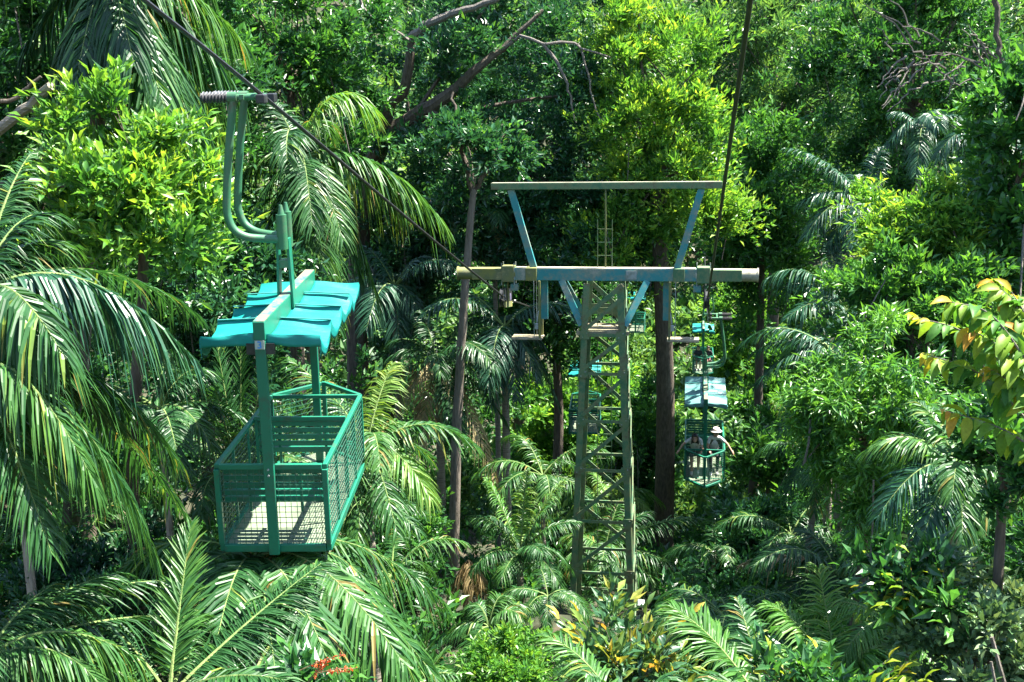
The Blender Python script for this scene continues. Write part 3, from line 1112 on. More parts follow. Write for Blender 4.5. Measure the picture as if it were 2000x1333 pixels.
# crossarm
MB().box((0, 0, zc), (4.35, .26, .29)).obj('crossarm', M['tower_teal'], tw, bevel=.015)
MB().box((.0, 0, zc + .149), (4.2, .25, .012)).obj('lichen_crust', M['lichen_pale'], tw)
for s, mt in ((-1, 'tower_moss'), (1, 'lichen_pale')):
    MB().tube([(s * 2.1, 0, zc), (s * 3.5, 0, zc)], .148, 16).obj('crossarm_pipe', M[mt], tw, smooth=True)
    MB().tube([(s * 3.49, 0, zc), (s * 3.52, 0, zc)], .168, 16).obj('pipe_flange', M[mt], tw, smooth=True)
    MB().box((s * 2.72, 0, zc), (.85, .30, .27)).obj('sleeve', M['tower_moss'] if s < 0 else M['tower_paint'], tw, bevel=.01)
    for x in (2.28, 1.72):
        MB().box((s * x, 0, zc + .005), (.30 if x > 2 else .26, .34, .37 if x > 2 else .31)).obj('clamp', M['tower_moss'] if s < 0 else M['tower_paint'], tw, bevel=.012)
    for x in (2.13, 2.43):
        for y in (-.13, .13):
            MB().tube([(s * x, y, zc - .26), (s * x, y, zc + .27)], .012, 6).obj('clamp_bolt', M['galv'], tw)
MB().box((.63, -.14, zc), (.24, .012, .2)).obj('name_plate', M['galv'], tw)
# sheave trains
for s in (-1, 1):
    xs = s * 2.36
    fr = MB()
    for dx in (-.06, .06):
        fr.bar((xs + dx, -.55, zc - .66), (xs + dx, .55, zc - .82), .014, .13, up=(0, 0, 1))
        fr.bar((xs + dx, 0, zc - .15), (xs + dx, 0, zc - .75), .016, .13, up=(0, 1, 0))
    fr.obj('sheave_frame', M['tower_moss'] if s < 0 else M['rubber'], tw)
    for y, dz in ((-.42, -.43), (.0, -.47), (.42, -.55)):
        ro = MB().tube([(xs - .045, y, zc + dz - .08), (xs - .02, y, zc + dz - .08), (xs + .02, y, zc + dz - .08), (xs + .045, y, zc + dz - .08)], [.23, .20, .20, .23], 20).obj('sheave', M['rubber'], tw, smooth=False)
        MB().tube([(xs - .05, y, zc + dz - .08), (xs + .05, y, zc + dz - .08)], .09, 14).obj('hub', M['purple'], ro, smooth=False)
    MB().box((s * 2.14, 0, zc - .32), (.18, .2, .16)).obj('junction_box', M['tower_teal'], tw, bevel=.01)
    # hanging service foot-boards
    xh = s * 1.52
    for y in (-.22, .22):
        MB().bar((xh, y, zc - .14), (xh, y, zc - 1.52), .05, .05).obj('board_hanger', M['tower_moss'], tw)
        MB().bar((xh - s * -.13, y, zc - .14), (xh - s * -.13, y, zc - 1.50), .012, .012).obj('hanger_rod', M['galv'], tw)
    MB().bar((xh + s * -.08, .10, zc - .15), (xh + s * -.08, .10, zc - 1.1), .16, .05, up=(0, 1, 0)).obj('hanger_channel', M['tower_teal'], tw)
    for k in range(3):
        MB().box((xh + s * .32, -.20 + k * .18, zc - 1.53), (.74, .16, .03)).obj('plank', M['wood_plank'], tw)
    MB().bar((xh + s * .02, -.24, zc - .85), (xh + s * .06, -.24, zc - 1.12), .03).obj('lamp_stem', M['galv'], tw)
    MB().box((xh + s * .07, -.24, zc - 1.22), (.075, .08, .14)).obj('limit_switch', M['galv'], tw, bevel=.008)
# upper frame
zu = at(1181, 363, TY).z - base.z
MB().bar((-2.66, 0, zu), (2.66, 0, zu), .16, .155).obj('top_beam', M['tower_paint'], tw, bevel=.01)
MB().bar((-2.64, 0, zu + .08), (2.64, 0, zu + .08), .15, .008).obj('lichen_crust', M['lichen_pale'], tw)
for s in (-1, 1):
    MB().bar((s * 2.2, 0, zu - .08), (s * 1.68, 0, zc + .15), .16, .09, up=(0, 1, 0)).obj('frame_strut', M['tower_teal'], tw, bevel=.008)
MB().bar((.02, 0, zu - .07), (.02, 0, zc + .15), .035).obj('mast_rod', M['tower_moss'], tw)
# ladder
zl = at(1180, 430, TY).z - base.z
ld = MB()
for x in (-.17, .17):
    ld.bar((x, .05, .1), (x, .05, zl), .014, .018)
lo = ld.obj('ladder', M['tower_paint'], tw)
nr = int(zl / .31)
for k in range(1, nr):
    MB().bar((-.17, .05, .1 + k * .31), (.17, .05, .1 + k * .31), .014).obj('rung', M['tower_paint'], lo)


# ------------------------------------------------------------------ passengers
def person(label, gnd, lx, ly, pose, shirt, legs, hat=None, vest=None, long_hair=False, turn=0, voxel=.013):
    """one continuous body; x right, y forwards (the way the passenger faces), z up; origin on the floor"""
    import bmesh
    segs = []      # (a, b, ra, rb, tag)

    def cone(a, b, ra, rb, t):
        segs.append((Vector(a), Vector(b), ra, rb, t))
    hip = Vector((0, 0, .66))
    lean = pose.get('lean', .1)
    side = pose.get('side', 0)
    ch = hip + Vector((side * .3, lean * .6, .30))
    nk = hip + Vector((side * .55, lean * 1.1, .50))
    hd = nk + Vector((side * .3 + pose.get('hx', 0), lean * .5 + pose.get('hy', .02), pose.get('hz', .17)))
    cone(hip + Vector((-.08, 0, 0)), hip + Vector((.08, 0, 0)), .125, .125, 'legs')
    cone(hip, ch, .135, .155, 'shirt')
    cone(ch + Vector((-.09, 0, .04)), ch + Vector((.09, 0, .04)), .13, .13, 'vest' if vest else 'shirt')
    cone(ch, nk, .12, .065, 'shirt')
    cone(nk + Vector((-.13, 0, -.03)), nk + Vector((.13, 0, -.03)), .062, .062, 'shirt')
    cone(nk, hd, .052, .052, 'skin')
    cone(hd + Vector((0, .015, -.045)), hd + Vector((0, 0, .035)), .078, .092, 'skin')
    cone(hd + Vector((0, .085, -.01)), hd + Vector((0, .105, -.03)), .014, .017, 'skin')       # nose
    cone(hd + Vector((0, .06, -.095)), hd + Vector((0, .07, -.085)), .03, .03, 'skin')          # chin
    for s in (-1, 1):
        cone(hd + Vector((s * .088, -.01, -.02)), hd + Vector((s * .092, -.01, .01)), .018, .02, 'skin')
        kn = Vector((s * .11 + pose.get('kx', 0), .46, .60))
        an = Vector((s * .10 + pose.get('kx', 0), .50 + .05 * s, .15))
        cone(hip + Vector((s * .09, 0, -.02)), kn, .095, .066, 'legs')
        lt = 'skin' if pose.get('shorts') else 'legs'
        cone(kn, an, .062, .042, lt)
        cone(an + Vector((0, -.02, -.06)), an + Vector((0, .15, -.085)), .042, .036, 'shoe')
        sh = nk + Vector((s * .175, 0, -.055))
        el, wr = pose['arms'][s]
        el = sh + Vector(el)
        wr = el + Vector(wr)
        cone(sh, sh.lerp(el, .55), .056, .05, 'shirt')
        cone(sh.lerp(el, .5), el, .045, .038, 'skin')
        cone(el, wr, .037, .026, 'skin')
        d = (wr - el).normalized()
        sd_ = d.cross(Vector((0, 0, 1)))
        if sd_.length < .2:
            sd_ = Vector((1, 0, 0))
        sd_.normalize()
        nn = sd_.cross(d)
        pc = wr + d * .05
        cone(wr, pc + d * .03, .026, .03, 'skin')
        for q, ln in ((-1.5, .055), (-.5, .068), (.5, .072), (1.5, .064)):
            b0 = pc + d * .035 + sd_ * (q * .018)
            cone(b0, b0 + d * ln * .55 - nn * .008, .010, .009, 'skin')
            cone(b0 + d * ln * .55 - nn * .008, b0 + d * ln * .85 - nn * .035, .009, .008, 'skin')
        b0 = wr + d * .025 - sd_ * .02
        cone(b0, b0 + d * .035 - sd_ * .032, .012, .010, 'skin')
    bm = bmesh.new()
    for a, b, ra, rb, t in segs:
        d = b - a
        L = max(d.length, 1e-4)
        q = d.to_track_quat('Z', 'Y').to_matrix().to_4x4()
        r_ = bmesh.ops.create_cone(bm, cap_ends=True, segments=12, radius1=ra, radius2=rb, depth=L)
        bmesh.ops.transform(bm, matrix=Matrix.Translation((a + b) / 2) @ q, verts=r_['verts'])
        for p, rr in ((a, ra), (b, rb)):
            bmesh.ops.create_icosphere(bm, subdivisions=2, radius=rr, matrix=Matrix.Translation(p))
    me = bpy.data.meshes.new('tmp')
    bm.to_mesh(me)
    bm.free()
    o = bpy.data.objects.new('tmp', me)
    col.objects.link(o)
    md = o.modifiers.new('r', 'REMESH')
    md.mode = 'VOXEL'
    md.voxel_size = voxel
    md2 = o.modifiers.new('s', 'SMOOTH')
    md2.iterations = 2
    bpy.context.view_layer.update()
    body = bpy.data.meshes.new_from_object(o.evaluated_get(bpy.context.evaluated_depsgraph_get()))
    bpy.data.objects.remove(o)
    body.name = 'body'
    tags = ['skin', 'shirt', 'legs', 'shoe', 'vest']
    body.materials.clear()
    for mm in (M['skin'], M[shirt], M[legs], M['cloth_white'], M[vest] if vest else M[shirt]):
        body.materials.append(mm)
    npoly = len(body.polygons)
    cen = np.zeros(npoly * 3, np.float32)
    body.polygons.foreach_get('center', cen)
    cen = cen.reshape(-1, 3)
    best = np.full(npoly, 1e9)
    mi = np.zeros(npoly, np.int32)
    for a, b, ra, rb, t in segs:
        a_, d_ = np.array(a), np.array(b - a)
        u = np.clip(((cen - a_) @ d_) / max(d_ @ d_, 1e-9), 0, 1)
        dist = np.linalg.norm(cen - a_ - u[:, None] * d_, axis=1) - (ra + (rb - ra) * u)
        better = dist < best
        best = np.where(better, dist, best)
        mi[better] = tags.index(t)
    body.polygons.foreach_set('material_index', mi)
    body.polygons.foreach_set('use_smooth', np.ones(npoly, bool))
    p = empty('person')
    tag(p, label, 'person', 'passengers riding in the gondolas')
    p.matrix_world = gnd.matrix_basis @ Matrix.Translation((lx, ly, .05)) @ Matrix.Rotation(turn, 4, 'Z')
    link('body', body, p)
    for s in (-1, 1):
        MB().tube([hd + Vector((s * .032, .080, .012)), hd + Vector((s * .032, .094, .012))], .011, 8).obj('eye', M['hair'], p)
    MB().tube([hd + Vector((-.025, .088, -.062)), hd + Vector((.025, .088, -.062))], .006, 6).obj('mouth', M['cloth_red'], p)
    # hair: a cap of strands over the skull
    mb = MB()
    rows, segn = 7, 16
    ring = []
    for i in range(rows + 1):
        th = math.pi * .55 * i / rows
        for k in range(segn):
            ph = 2 * math.pi * k / segn
            front = max(0, math.sin(ph))
            th2 = th * (1 - .35 * front) if i > 2 else th
            ln = 1.0
            x = math.sin(th2) * math.cos(ph) * .105
            y = math.sin(th2) * math.sin(ph) * .110 - .012
            z = math.cos(th2) * .112 + .035
            if long_hair and i > 4 and front < .5:
                z -= (i - 4) * .075
                x *= 1.02
            ring.append(hd + Vector((x, y, z)) + Vector((random.gauss(0, .003),) * 3))
    fs = [(i * segn + k, i * segn + (k + 1) % segn, (i + 1) * segn + (k + 1) % segn, (i + 1) * segn + k) for i in range(rows) for k in range(segn)]
    mb.add(ring, fs)
    h = mb.obj('hair', M['hair'], p, smooth=True)
    md = h.modifiers.new('t', 'SOLIDIFY')
    md.thickness = .012
    if hat:
        mb = MB()
        prof = [(.19, .055), (.185, .065), (.12, .085), (.118, .125), (.10, .16), (.05, .175), (.001, .178)]
        ring = [hd + Vector((r_ * math.cos(2 * math.pi * k / 20), r_ * math.sin(2 * math.pi * k / 20) * 1.05, z_ + .02 * math.sin(2 * math.pi * k / 20) * (r_ > .15))) for r_, z_ in prof for k in range(20)]
        fs = [(i * 20 + k, i * 20 + (k + 1) % 20, (i + 1) * 20 + (k + 1) % 20, (i + 1) * 20 + k) for i in range(len(prof) - 1) for k in range(20)]
        mb.add(ring, fs)
        h = mb.obj('hat', M[hat], p, smooth=True)
        md = h.modifiers.new('t', 'SOLIDIFY')
        md.thickness = .006
    return p


bpy.context.view_layer.update()
# the rider's own right is +x in the gondola's frame; seen from the front it is on the left
person('passenger in pale brimmed hat and dark vest resting an arm over the rail', gonds[1], -.30, .50,
       dict(lean=.16, side=-.05, arms={-1: ((-.20, .06, -.16), (-.13, .12, -.17)), 1: ((.06, .12, -.24), (-.05, .26, -.02))}), 'cloth_white', 'cloth_black', hat='hat', vest='cloth_khaki')
person('passenger in white top with long dark hair bending forward beside the hat wearer', gonds[1], .29, .50,
       dict(lean=.34, side=.02, hy=.10, hz=.11, shorts=True, arms={-1: ((-.06, .12, -.22), (.05, .22, -.04)), 1: ((.20, .08, -.12), (.12, .16, -.14))}), 'cloth_white', 'cloth_khaki', long_hair=True)
person('small far passenger with dark hair and grey clothes on the viewer\'s left', gonds[2], .28, .50,
       dict(lean=.12, shorts=True, arms={-1: ((-.06, .10, -.24), (.02, .24, -.02)), 1: ((.08, .08, -.24), (.02, .24, .0))}), 'cloth_black', 'cloth_khaki', voxel=.02)
person('small far passenger in black top and pale legs on the viewer\'s right', gonds[2], -.28, .50,
       dict(lean=.14, hx=.02, shorts=True, arms={-1: ((-.12, .08, -.22), (-.02, .24, .0)), 1: ((.06, .12, -.24), (-.05, .22, .02))}), 'cloth_black', 'cloth_red', turn=.15, voxel=.02)

# ------------------------------------------------------------------ palms
D = dict
palm('tall_palm', 'tall palm leaning in at the upper left corner with a hanging fruit cluster', 212, -60, 15, [
    (95, 190, -.6, .5, D(ll=.75, droop=1.1, tint=.15)), (40, 120, .2, .4, D(droop=1.1, tint=.2)), (150, 150, -1.2, .3, D(droop=1.3, ll=.8, tint=.15)),
    (390, 285, -.8, .55, D(ll=1.0, lw=.075, droop=1.25, tint=.5)), (330, 240, -1.4, .5, D(ll=.9, lw=.08, droop=1.4, tint=.42)),
    (470, 190, .6, .6, D(ll=.9, lw=.075, droop=1.1, tint=.55)), (480, 90, .9, .6, D(ll=.8, lw=.07, droop=1.0, tint=.6)),
    (260, 120, -1.5, .3, D(ll=.8, droop=1.4, tint=.3)), (430, 260, 1.2, .7, D(ll=.9, lw=.075, droop=1.3, tint=.62))],
    extra=5, L=2.2, lw=.065, ll=.7, droop=1.0, trunk_r=.11, base=at(60, 620, 16), n=50, bark='bark', az=(-40, 220))
fc_ = at(172, 118, 14.6)
fr_ = empty('palm_fruit_cluster', fc_)
tag(fr_, 'brown cluster of small palm fruits hanging under the upper left palm', 'fruit cluster')
mbs = MB()
for k in range(12):
    a = random.uniform(0, 6.28)
    l_ = random.uniform(.2, .42)
    q = Vector((math.cos(a) * .22 * random.random(), math.sin(a) * .18 * random.random(), -l_))
    mbs.tube([(0, 0, .12), q * .4 + Vector((q.x * .3, q.y * .3, .03)), q], [.008, .006, .004], 5)
mbs.obj('stalks', M['rachis_brown'], fr_)
import bmesh
bm = bmesh.new()
for k in range(190):
    a, rr_, zz = random.uniform(0, 6.28), random.random() ** .5 * .22, random.uniform(-.40, 0)
    bmesh.ops.create_icosphere(bm, subdivisions=1, radius=random.uniform(.018, .028), matrix=Matrix.Translation((math.cos(a) * rr_ * (1 + zz), math.sin(a) * rr_, zz)))
me = bpy.data.meshes.new('fruits')
bm.to_mesh(me)
bm.free()
me.materials.append(M['fruit'])
o = link('fruits', me, fr_)
o['kind'] = 'stuff'

palm('feather_palm', 'feather palm behind the nearest gondola with a bright arching frond', 590, 310, 22, [
    (728, 215, .6, 1.6, D(mat='palm_bright', tint=.5, ll=1.1, lw=.07, droop=.75, mid=.35)), (868, 442, .6, 1.25, D(ll=1.2, lw=.10, droop=.7, tint=.62, mid=.5)),
    (790, 400, .8, 1.1, D(ll=1.1, lw=.085, tint=.75, droop=1.2)), (470, 360, .4, .7, D(tint=.55)), (540, 520, -1, .4, D(droop=.8)), (640, 560, -1.2, .5, D(droop=.8)),
    (705, 540, .2, .8, D(droop=.9, tint=.5)), (460, 500, -.2, .8, D(tint=.5)), (610, 440, -1.8, .7), (520, 190, .8, .4), (670, 470, -1.5, .8), (500, 600, -.8, .7, D(droop=.8)),
    (585, 590, -1, .7, D(droop=.8)), (740, 590, .5, 1.1, D(droop=.9)), (560, 640, -1.4, .6, D(droop=.9)), (660, 640, -1.0, .8, D(droop=.9))],
    extra=4, L=3.0, trunk_r=.13, n=54, ll=.85, lw=.06)
palm('arching_palm', 'large palm arching in from the left edge below the bright bush', -40, 575, 9.2, [
    (378, 700, .7, .85, D(ll=.85, lw=.06, droop=1.15, tint=.5, n=66, mat='palm_blue')), (250, 640, 1.4, .75, D(ll=.8, lw=.06, droop=1.1, tint=.5, mat='palm_blue')), (120, 690, -.6, .5, D(ll=.8, lw=.07, droop=1.2, tint=.3)),
    (390, 620, 2.2, .7, D(ll=.65, lw=.05, droop=.8, tint=.42)), (110, 420, .8, .5, D(ll=.6, lw=.045, tint=.42)), (140, 480, 1.2, .4, D(ll=.6, tint=.42)), (60, 300, 1.2, .3, D(ll=.55, lw=.04)), (30, 760, -.6, .3)],
    extra=5, L=1.9, ll=.7, lw=.06, trunk_r=.10, az=(20, 160), base=at(-200, 900, 9.6))
palm('drooping_palm', 'drooping palm at the left edge with pale yellow lit frond', -60, 730, 8.6, [
    (300, 1080, .9, .95, D(ll=.72, lw=.05, droop=1.0, tint=.38, n=70)), (185, 945, -.2, .8, D(ll=.62, lw=.06, droop=1.1, tint=.66, n=46)), (345, 900, 1.6, .95, D(ll=.7, lw=.055, droop=.9, tint=.42, n=56)),
    (270, 1000, .3, .9, D(ll=.72, lw=.05, droop=1.05, tint=.35)), (360, 1010, 2.4, 1.0, D(ll=.65, droop=.9, tint=.4)), (240, 840, 1.2, .6, D(ll=.6, tint=.4)), (100, 1080, -.4, .5, D(tint=.3)), (60, 980, .6, .4)],
    extra=5, L=1.7, ll=.65, lw=.05, trunk_r=.09, az=(0, 150), base=at(-180, 1100, 9.0))
palm('slender_palm', 'slender pale-trunked palm rising at the far left under the drooping fronds', 27, 840, 12.5, [
    (-60, 900, 0, .5), (110, 960, -.5, .5), (120, 820, .5, .5), (200, 1000, .5, .6, D(tint=.3))], extra=5, L=1.7, ll=.5, lw=.04, trunk_r=.055, bark='bark_pale', tint=.35)
palm('slender_palm', 'slender pale-trunked palm between the drooping fronds and the nearest gondola', 312, 800, 13.5, [
    (200, 860, 0, .5), (420, 880, -.3, .5, D(tint=.5)), (350, 690, 0, .4), (420, 730, .6, .5)], extra=5, L=1.7, ll=.5, lw=.04, trunk_r=.05, bark='bark_pale', tint=.4)
palm('feather_palm', 'palm in the lower left corner with a bright green upper frond', -30, 1290, 8.6, [
    (275, 1290, .5, .55, D(ll=.62, lw=.055, droop=1.2, tint=.62, n=60)), (240, 1120, 1.4, .35, D(ll=.6, lw=.05, droop=.5, tint=.45)), (420, 1150, 2.6, .7, D(ll=.6, lw=.05, droop=.6, tint=.4)),
    (500, 1230, 2.4, .55, D(ll=.65, lw=.05, droop=.8, tint=.4)), (140, 1350, 0, .4, D(ll=.6, droop=1.1)), (110, 1140, .8, .2, D(tint=.45)), (330, 1380, 1.0, .6, D(ll=.7, lw=.05, droop=1.0, tint=.45))],
    extra=5, L=1.4, ll=.45, lw=.035, trunk_r=.09, base=at(-100, 1500, 8.8))
palm('broad_frond_palm', 'palm at bottom left with one broad feather frond rising to the upper right', 330, 1360, 9.4, [
    (628, 1100, 1.5, .10, D(ll=.72, lw=.040, droop=.4, tint=.38, n=84, fwd=(75, 40), vee=.05)), (372, 1030, 1.0, .05, D(ll=.62, lw=.05, droop=.15, tint=.5, fwd=(50, 22))), (150, 1180, 1.0, .3, D(tint=.45, ll=.6)),
    (560, 1330, -.4, .25, D(ll=.7, lw=.05, droop=.5, tint=.4)), (480, 1180, 2.6, .5, D(ll=.6, tint=.5))],
    extra=4, L=1.3, ll=.45, lw=.035, trunk=False, trunk_r=.09)
palm('cascading_palm', 'palm directly under the nearest gondola with cascading pale striped fronds', 500, 1090, 12.2, [
    (862, 1340, -1.0, .95, D(ll=.95, lw=.06, droop=1.05, tint=.5, n=66)), (790, 1300, -2.0, .9, D(ll=.95, lw=.06, droop=1.05, tint=.5, n=62)), (870, 1180, .6, 1.0, D(ll=.75, lw=.05, droop=.95, tint=.48, n=60)),
    (640, 1290, -2.4, .6, D(ll=.9, lw=.055, droop=1.0, tint=.45)), (330, 1200, -1.2, .6, D(ll=.8, tint=.42)), (420, 1270, -2.2, .6, D(ll=.8, tint=.4)), (700, 1100, 1.2, .6, D(tint=.5)), (540, 1330, -2.6, .5)],
    extra=4, L=2.3, ll=.8, lw=.055, n=60, trunk_r=.10)
palm('spreading_palm', 'palm right of the nearest gondola with stiff sunlit fronds', 715, 880, 15.2, [
    (842, 975, -.6, .6, D(ll=.62, lw=.05, tint=.68, mat='palm_bright')), (768, 710, .8, .3, D(ll=.6, lw=.045, tint=.62, mat='palm_bright', fwd=(75, 40))), (810, 840, .4, .5, D(tint=.5)), (700, 1060, -1.2, .4, D(tint=.5)),
    (775, 1040, -1.2, .5, D(tint=.55)), (840, 900, 1.0, .5), (620, 760, .6, .4, D(tint=.6)), (640, 1000, -1.3, .4), (560, 700, 1.0, .4, D(tint=.55, ll=.7))],
    extra=5, L=1.8, ll=.55, lw=.045, trunk_r=.08, tint=.55)
palm('grassy_palm', 'narrow-leaved upright palm clump left of the nearest gondola basket', 470, 960, 14.2, [
    (418, 640, .2, .1, D(ll=.45, fwd=(40, 20), droop=.2)), (470, 660, .4, 0, D(ll=.45, fwd=(40, 20), droop=.2)), (380, 720, -.4, .2, D(ll=.45, droop=.4)), (520, 700, .6, .1, D(ll=.45, droop=.3)), (360, 820, -.4, .3), (420, 760, -.6, .2, D(droop=.4)), (560, 790, .5, .2), (400, 1010, -.8, .3), (460, 1060, -.9, .2)],
    extra=6, L=1.7, ll=.45, lw=.032, n=44, trunk_r=.06, vars_=(0, 1, 2), tint=.45)
palm('shaded_palm', 'shaded palm with dry drooping fronds beside the slender tree trunk', 855, 715, 29.3, [
    (790, 790, -.6, .8, D(mat='palm_dead', ll=.8, tint=.7)), (965, 930, -.9, 1.0, D(mat='palm_dead', ll=.9, tint=.85, droop=.8)), (820, 880, -.9, .8, D(mat='palm_dead', ll=.8, tint=.75)), (975, 770, -.5, .8, D(tint=.45, ll=.8)), (990, 830, .3, .9, D(ll=.8)),
    (900, 860, -1.2, .6), (760, 700, .2, .7), (930, 610, .5, .5), (820, 610, .5, .5), (1010, 720, .4, .7), (740, 780, .3, .8, D(mat='palm_dead', ll=.8, tint=.6))],
    extra=6, L=2.6, ll=.75, lw=.06, trunk_r=.11, tint=.28)
palm('shaded_palm', 'dark palm hanging between the slender tree trunk and the left foot-board', 985, 640, 30, [
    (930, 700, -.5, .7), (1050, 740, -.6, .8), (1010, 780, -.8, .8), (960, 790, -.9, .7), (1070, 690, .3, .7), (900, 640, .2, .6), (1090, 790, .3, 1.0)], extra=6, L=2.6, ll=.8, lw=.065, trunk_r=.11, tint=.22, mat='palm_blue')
palm('young_palm', 'bright young palm left of the tower with upswept ferny fronds', 1015, 1085, 22.5, [
    (950, 935, .3, .3, D(mat='palm_bright')), (1100, 940, .3, .4, D(mat='palm_bright', fwd=(60, 30))), (1030, 920, .5, .2, D(mat='palm_bright')), (1128, 1020, -.2, .5), (925, 1010, .2, .5), (960, 1010, -.4, .4, D(tint=.3)), (1060, 1080, -1.0, .4, D(tint=.35)), (1080, 985, -.2, .4, D(tint=.55)), (980, 1130, -.8, .3)],
    extra=5, L=1.7, ll=.55, lw=.04, n=48, trunk_r=.08, tint=.5)
palm('young_palm', 'young palm with stiff comb-like fronds at the foot of the slender tree', 955, 1225, 17.5, [
    (1018, 1205, -.2, .45, D(fwd=(80, 45), ll=.5)), (985, 1165, .3, .4, D(ll=.5)), (925, 1180, .3, .3), (1010, 1265, -.5, .4), (870, 1250, 0, .4), (900, 1310, -.8, .4), (1040, 1190, .5, .5)], extra=0, L=1.3, ll=.45, lw=.035, trunk_r=.06, tint=.52)
palm('low_palm', 'low palm behind the tower base reaching out to the right', 1180, 1080, 27.5, [
    (1392, 1015, .2, .75, D(ll=.75, tint=.6)), (1338, 1120, -.6, .6, D(tint=.45)), (1270, 1000, .6, .5), (1100, 1050, .3, .5, D(tint=.6)), (1290, 1150, -.8, .5), (1110, 1120, -.5, .5, D(tint=.6)), (1210, 980, .8, .3, D(tint=.6)), (1160, 1180, -1.2, .4), (1240, 1170, -1.2, .4), (1230, 1060, .2, .4, D(tint=.6))],
    extra=4, L=2.0, ll=.7, lw=.05, trunk_r=.09, tint=.45)
palm('low_palm', 'pale lit palm seen through the tower lattice', 1190, 985, 33, [
    (1110, 960, .2, .5), (1270, 960, .2, .5), (1150, 920, .4, .4), (1230, 915, .4, .4), (1170, 1040, -.6, .4), (1250, 1020, -.6, .4)], extra=5, L=1.9, ll=.6, lw=.05, trunk_r=.09, tint=.62, mat='palm_bright')
palm('blue_palm', 'blue-green palm with one arching frond just right of the crossarm end', 1655, 610, 28, [
    (1498, 545, .2, 1.25, D(ll=.85, lw=.07, droop=.9, tint=.62, mid=.5)), (1540, 620, -.8, .7), (1600, 440, .8, .4), (1700, 520, .6, .5), (1640, 460, .8, .3), (1570, 690, -.8, .6), (1720, 650, 0, .6)], extra=5, L=2.4, ll=.8, lw=.06, mat='palm_blue', tint=.45, trunk_r=.1)
palm('blue_palm', 'dark drooping palm below the arching blue-green frond', 1630, 690, 25, [
    (1478, 750, .2, .8, D(ll=.7)), (1520, 860, -.6, .9, D(ll=.7, tint=.5)), (1600, 880, -1.2, .7), (1660, 840, -.8, .6), (1550, 780, -.4, .6), (1470, 690, .8, .7), (1570, 840, -1.0, .8)], extra=4, L=2.3, ll=.7, lw=.055, mat='palm_blue', tint=.35, trunk_r=.09)
palm('silvery_palm', 'palm with a silvery lit fan of fronds above a thin leaning trunk', 1600, 890, 22.5, [
    (1512, 785, -.2, .35, D(ll=.6, tint=.75, lw=.045)), (1540, 960, -.5, .5), (1650, 940, -.4, .4), (1590, 1000, -.6, .4), (1660, 860, .4, .4), (1500, 880, .2, .5), (1700, 930, .2, .6)], extra=4, L=1.6, ll=.55, lw=.04, tint=.42, trunk_r=.07, lean=(-.5, .2))
palm('dim_palm', 'dim olive palm in the shaded hollow at lower right', 1640, 1130, 18.5, [
    (1445, 1105, .4, .6, D(mat='palm_dead', tint=.6, ll=.5)), (1700, 1010, .6, .5), (1560, 1030, .6, .4), (1500, 1190, -.3, .6), (1590, 1180, -.8, .4), (1740, 1100, 0, .5), (1560, 1100, .3, .5), (1680, 1200, -.8, .4)], extra=4, L=1.8, ll=.6, lw=.045, tint=.3, trunk_r=.08)
palm('bushy_palm', 'glossy palm right of centre under the yellow leaves', 1870, 920, 12.5, [
    (1705, 870, .3, .5, D(ll=.55, tint=.6)), (1715, 1010, -.4, .6, D(ll=.6, tint=.55, mat='palm_blue')), (1790, 785, .5, .3, D(tint=.6)), (1960, 830, .2, .4, D(tint=.7, mat='palm_bright')), (1990, 960, -.3, .4), (1800, 1060, -.8, .4, D(mat='palm_blue')), (1880, 1050, -.9, .3), (1750, 940, .3, .5, D(tint=.7)), (1840, 790, .6, .2), (1930, 1010, -.6, .3)],
    extra=4, L=1.5, ll=.5, lw=.045, tint=.5, trunk_r=.07)
palm('feather_palm', 'deep green palm frond spread along the bottom right of the croton', 1500, 1400, 11, [
    (1312, 1185, .8, .35, D(ll=.7, lw=.05, tint=.45, n=60, mat='palm_bright', droop=.35)), (1440, 1170, 1.0, .2, D(ll=.55, tint=.4)), (1700, 1330, .3, .4), (1380, 1330, -.3, .3), (1600, 1250, .6, .3, D(ll=.55))], extra=0, trunk=False, trunk_r=.08, tint=.4)
palm('fan_tuft_palm', 'bright green narrow-leaved palm with vertical rib at lower right', 1640, 1350, 12, [
    (1598, 1110, .8, .1, D(ll=.8, lw=.035, droop=.6, tint=.55, n=40, fwd=(65, 35), vee=.3)), (1780, 1170, .6, .4, D(ll=.6, mat='palm_bright', lw=.04)), (1500, 1180, .6, .4, D(ll=.6, tint=.5)), (1720, 1270, 0, .4), (1480, 1270, 0, .4), (1800, 1290, 0, .4)], extra=0, trunk=False, trunk_r=.07, tint=.5, mat='palm_bright')
palm('blue_palm', 'far palm high on the right slope with a pale hanging frond', 1800, 250, 31, [
    (1745, 270, -.2, .6), (1850, 330, -.4, .6, D(tint=.65)), (1790, 340, -.8, .5, D(tint=.65)), (1870, 260, .3, .5), (1740, 220, .3, .3), (1830, 215, .5, .2)], extra=4, L=1.7, ll=.6, lw=.055, mat='palm_blue', tint=.5, trunk_r=.08)
palm('blue_palm', 'dark palm on the right slope left of the bright rounded tree', 1690, 400, 29, [
    (1535, 290, .4, .7, D(ll=.7)), (1720, 290, .5, .5), (1560, 400, 0, .7, D(ll=.7)), (1620, 480, -.6, .6), (1760, 400, .2, .5), (1700, 500, -.8, .5), (1600, 330, .4, .6)], extra=4, L=2.2, ll=.7, lw=.06, mat='palm_blue', tint=.3, trunk_r=.09)
palm('blue_palm', 'far palm at the right edge of the slope above the bright rounded tree', 1930, 270, 27, [
    (1830, 310, 0, .5), (2000, 300, 0, .5), (1900, 350, -.5, .5), (1960, 200, .4, .2)], extra=4, L=1.7, ll=.6, lw=.05, mat='palm_blue', tint=.35, trunk_r=.08)
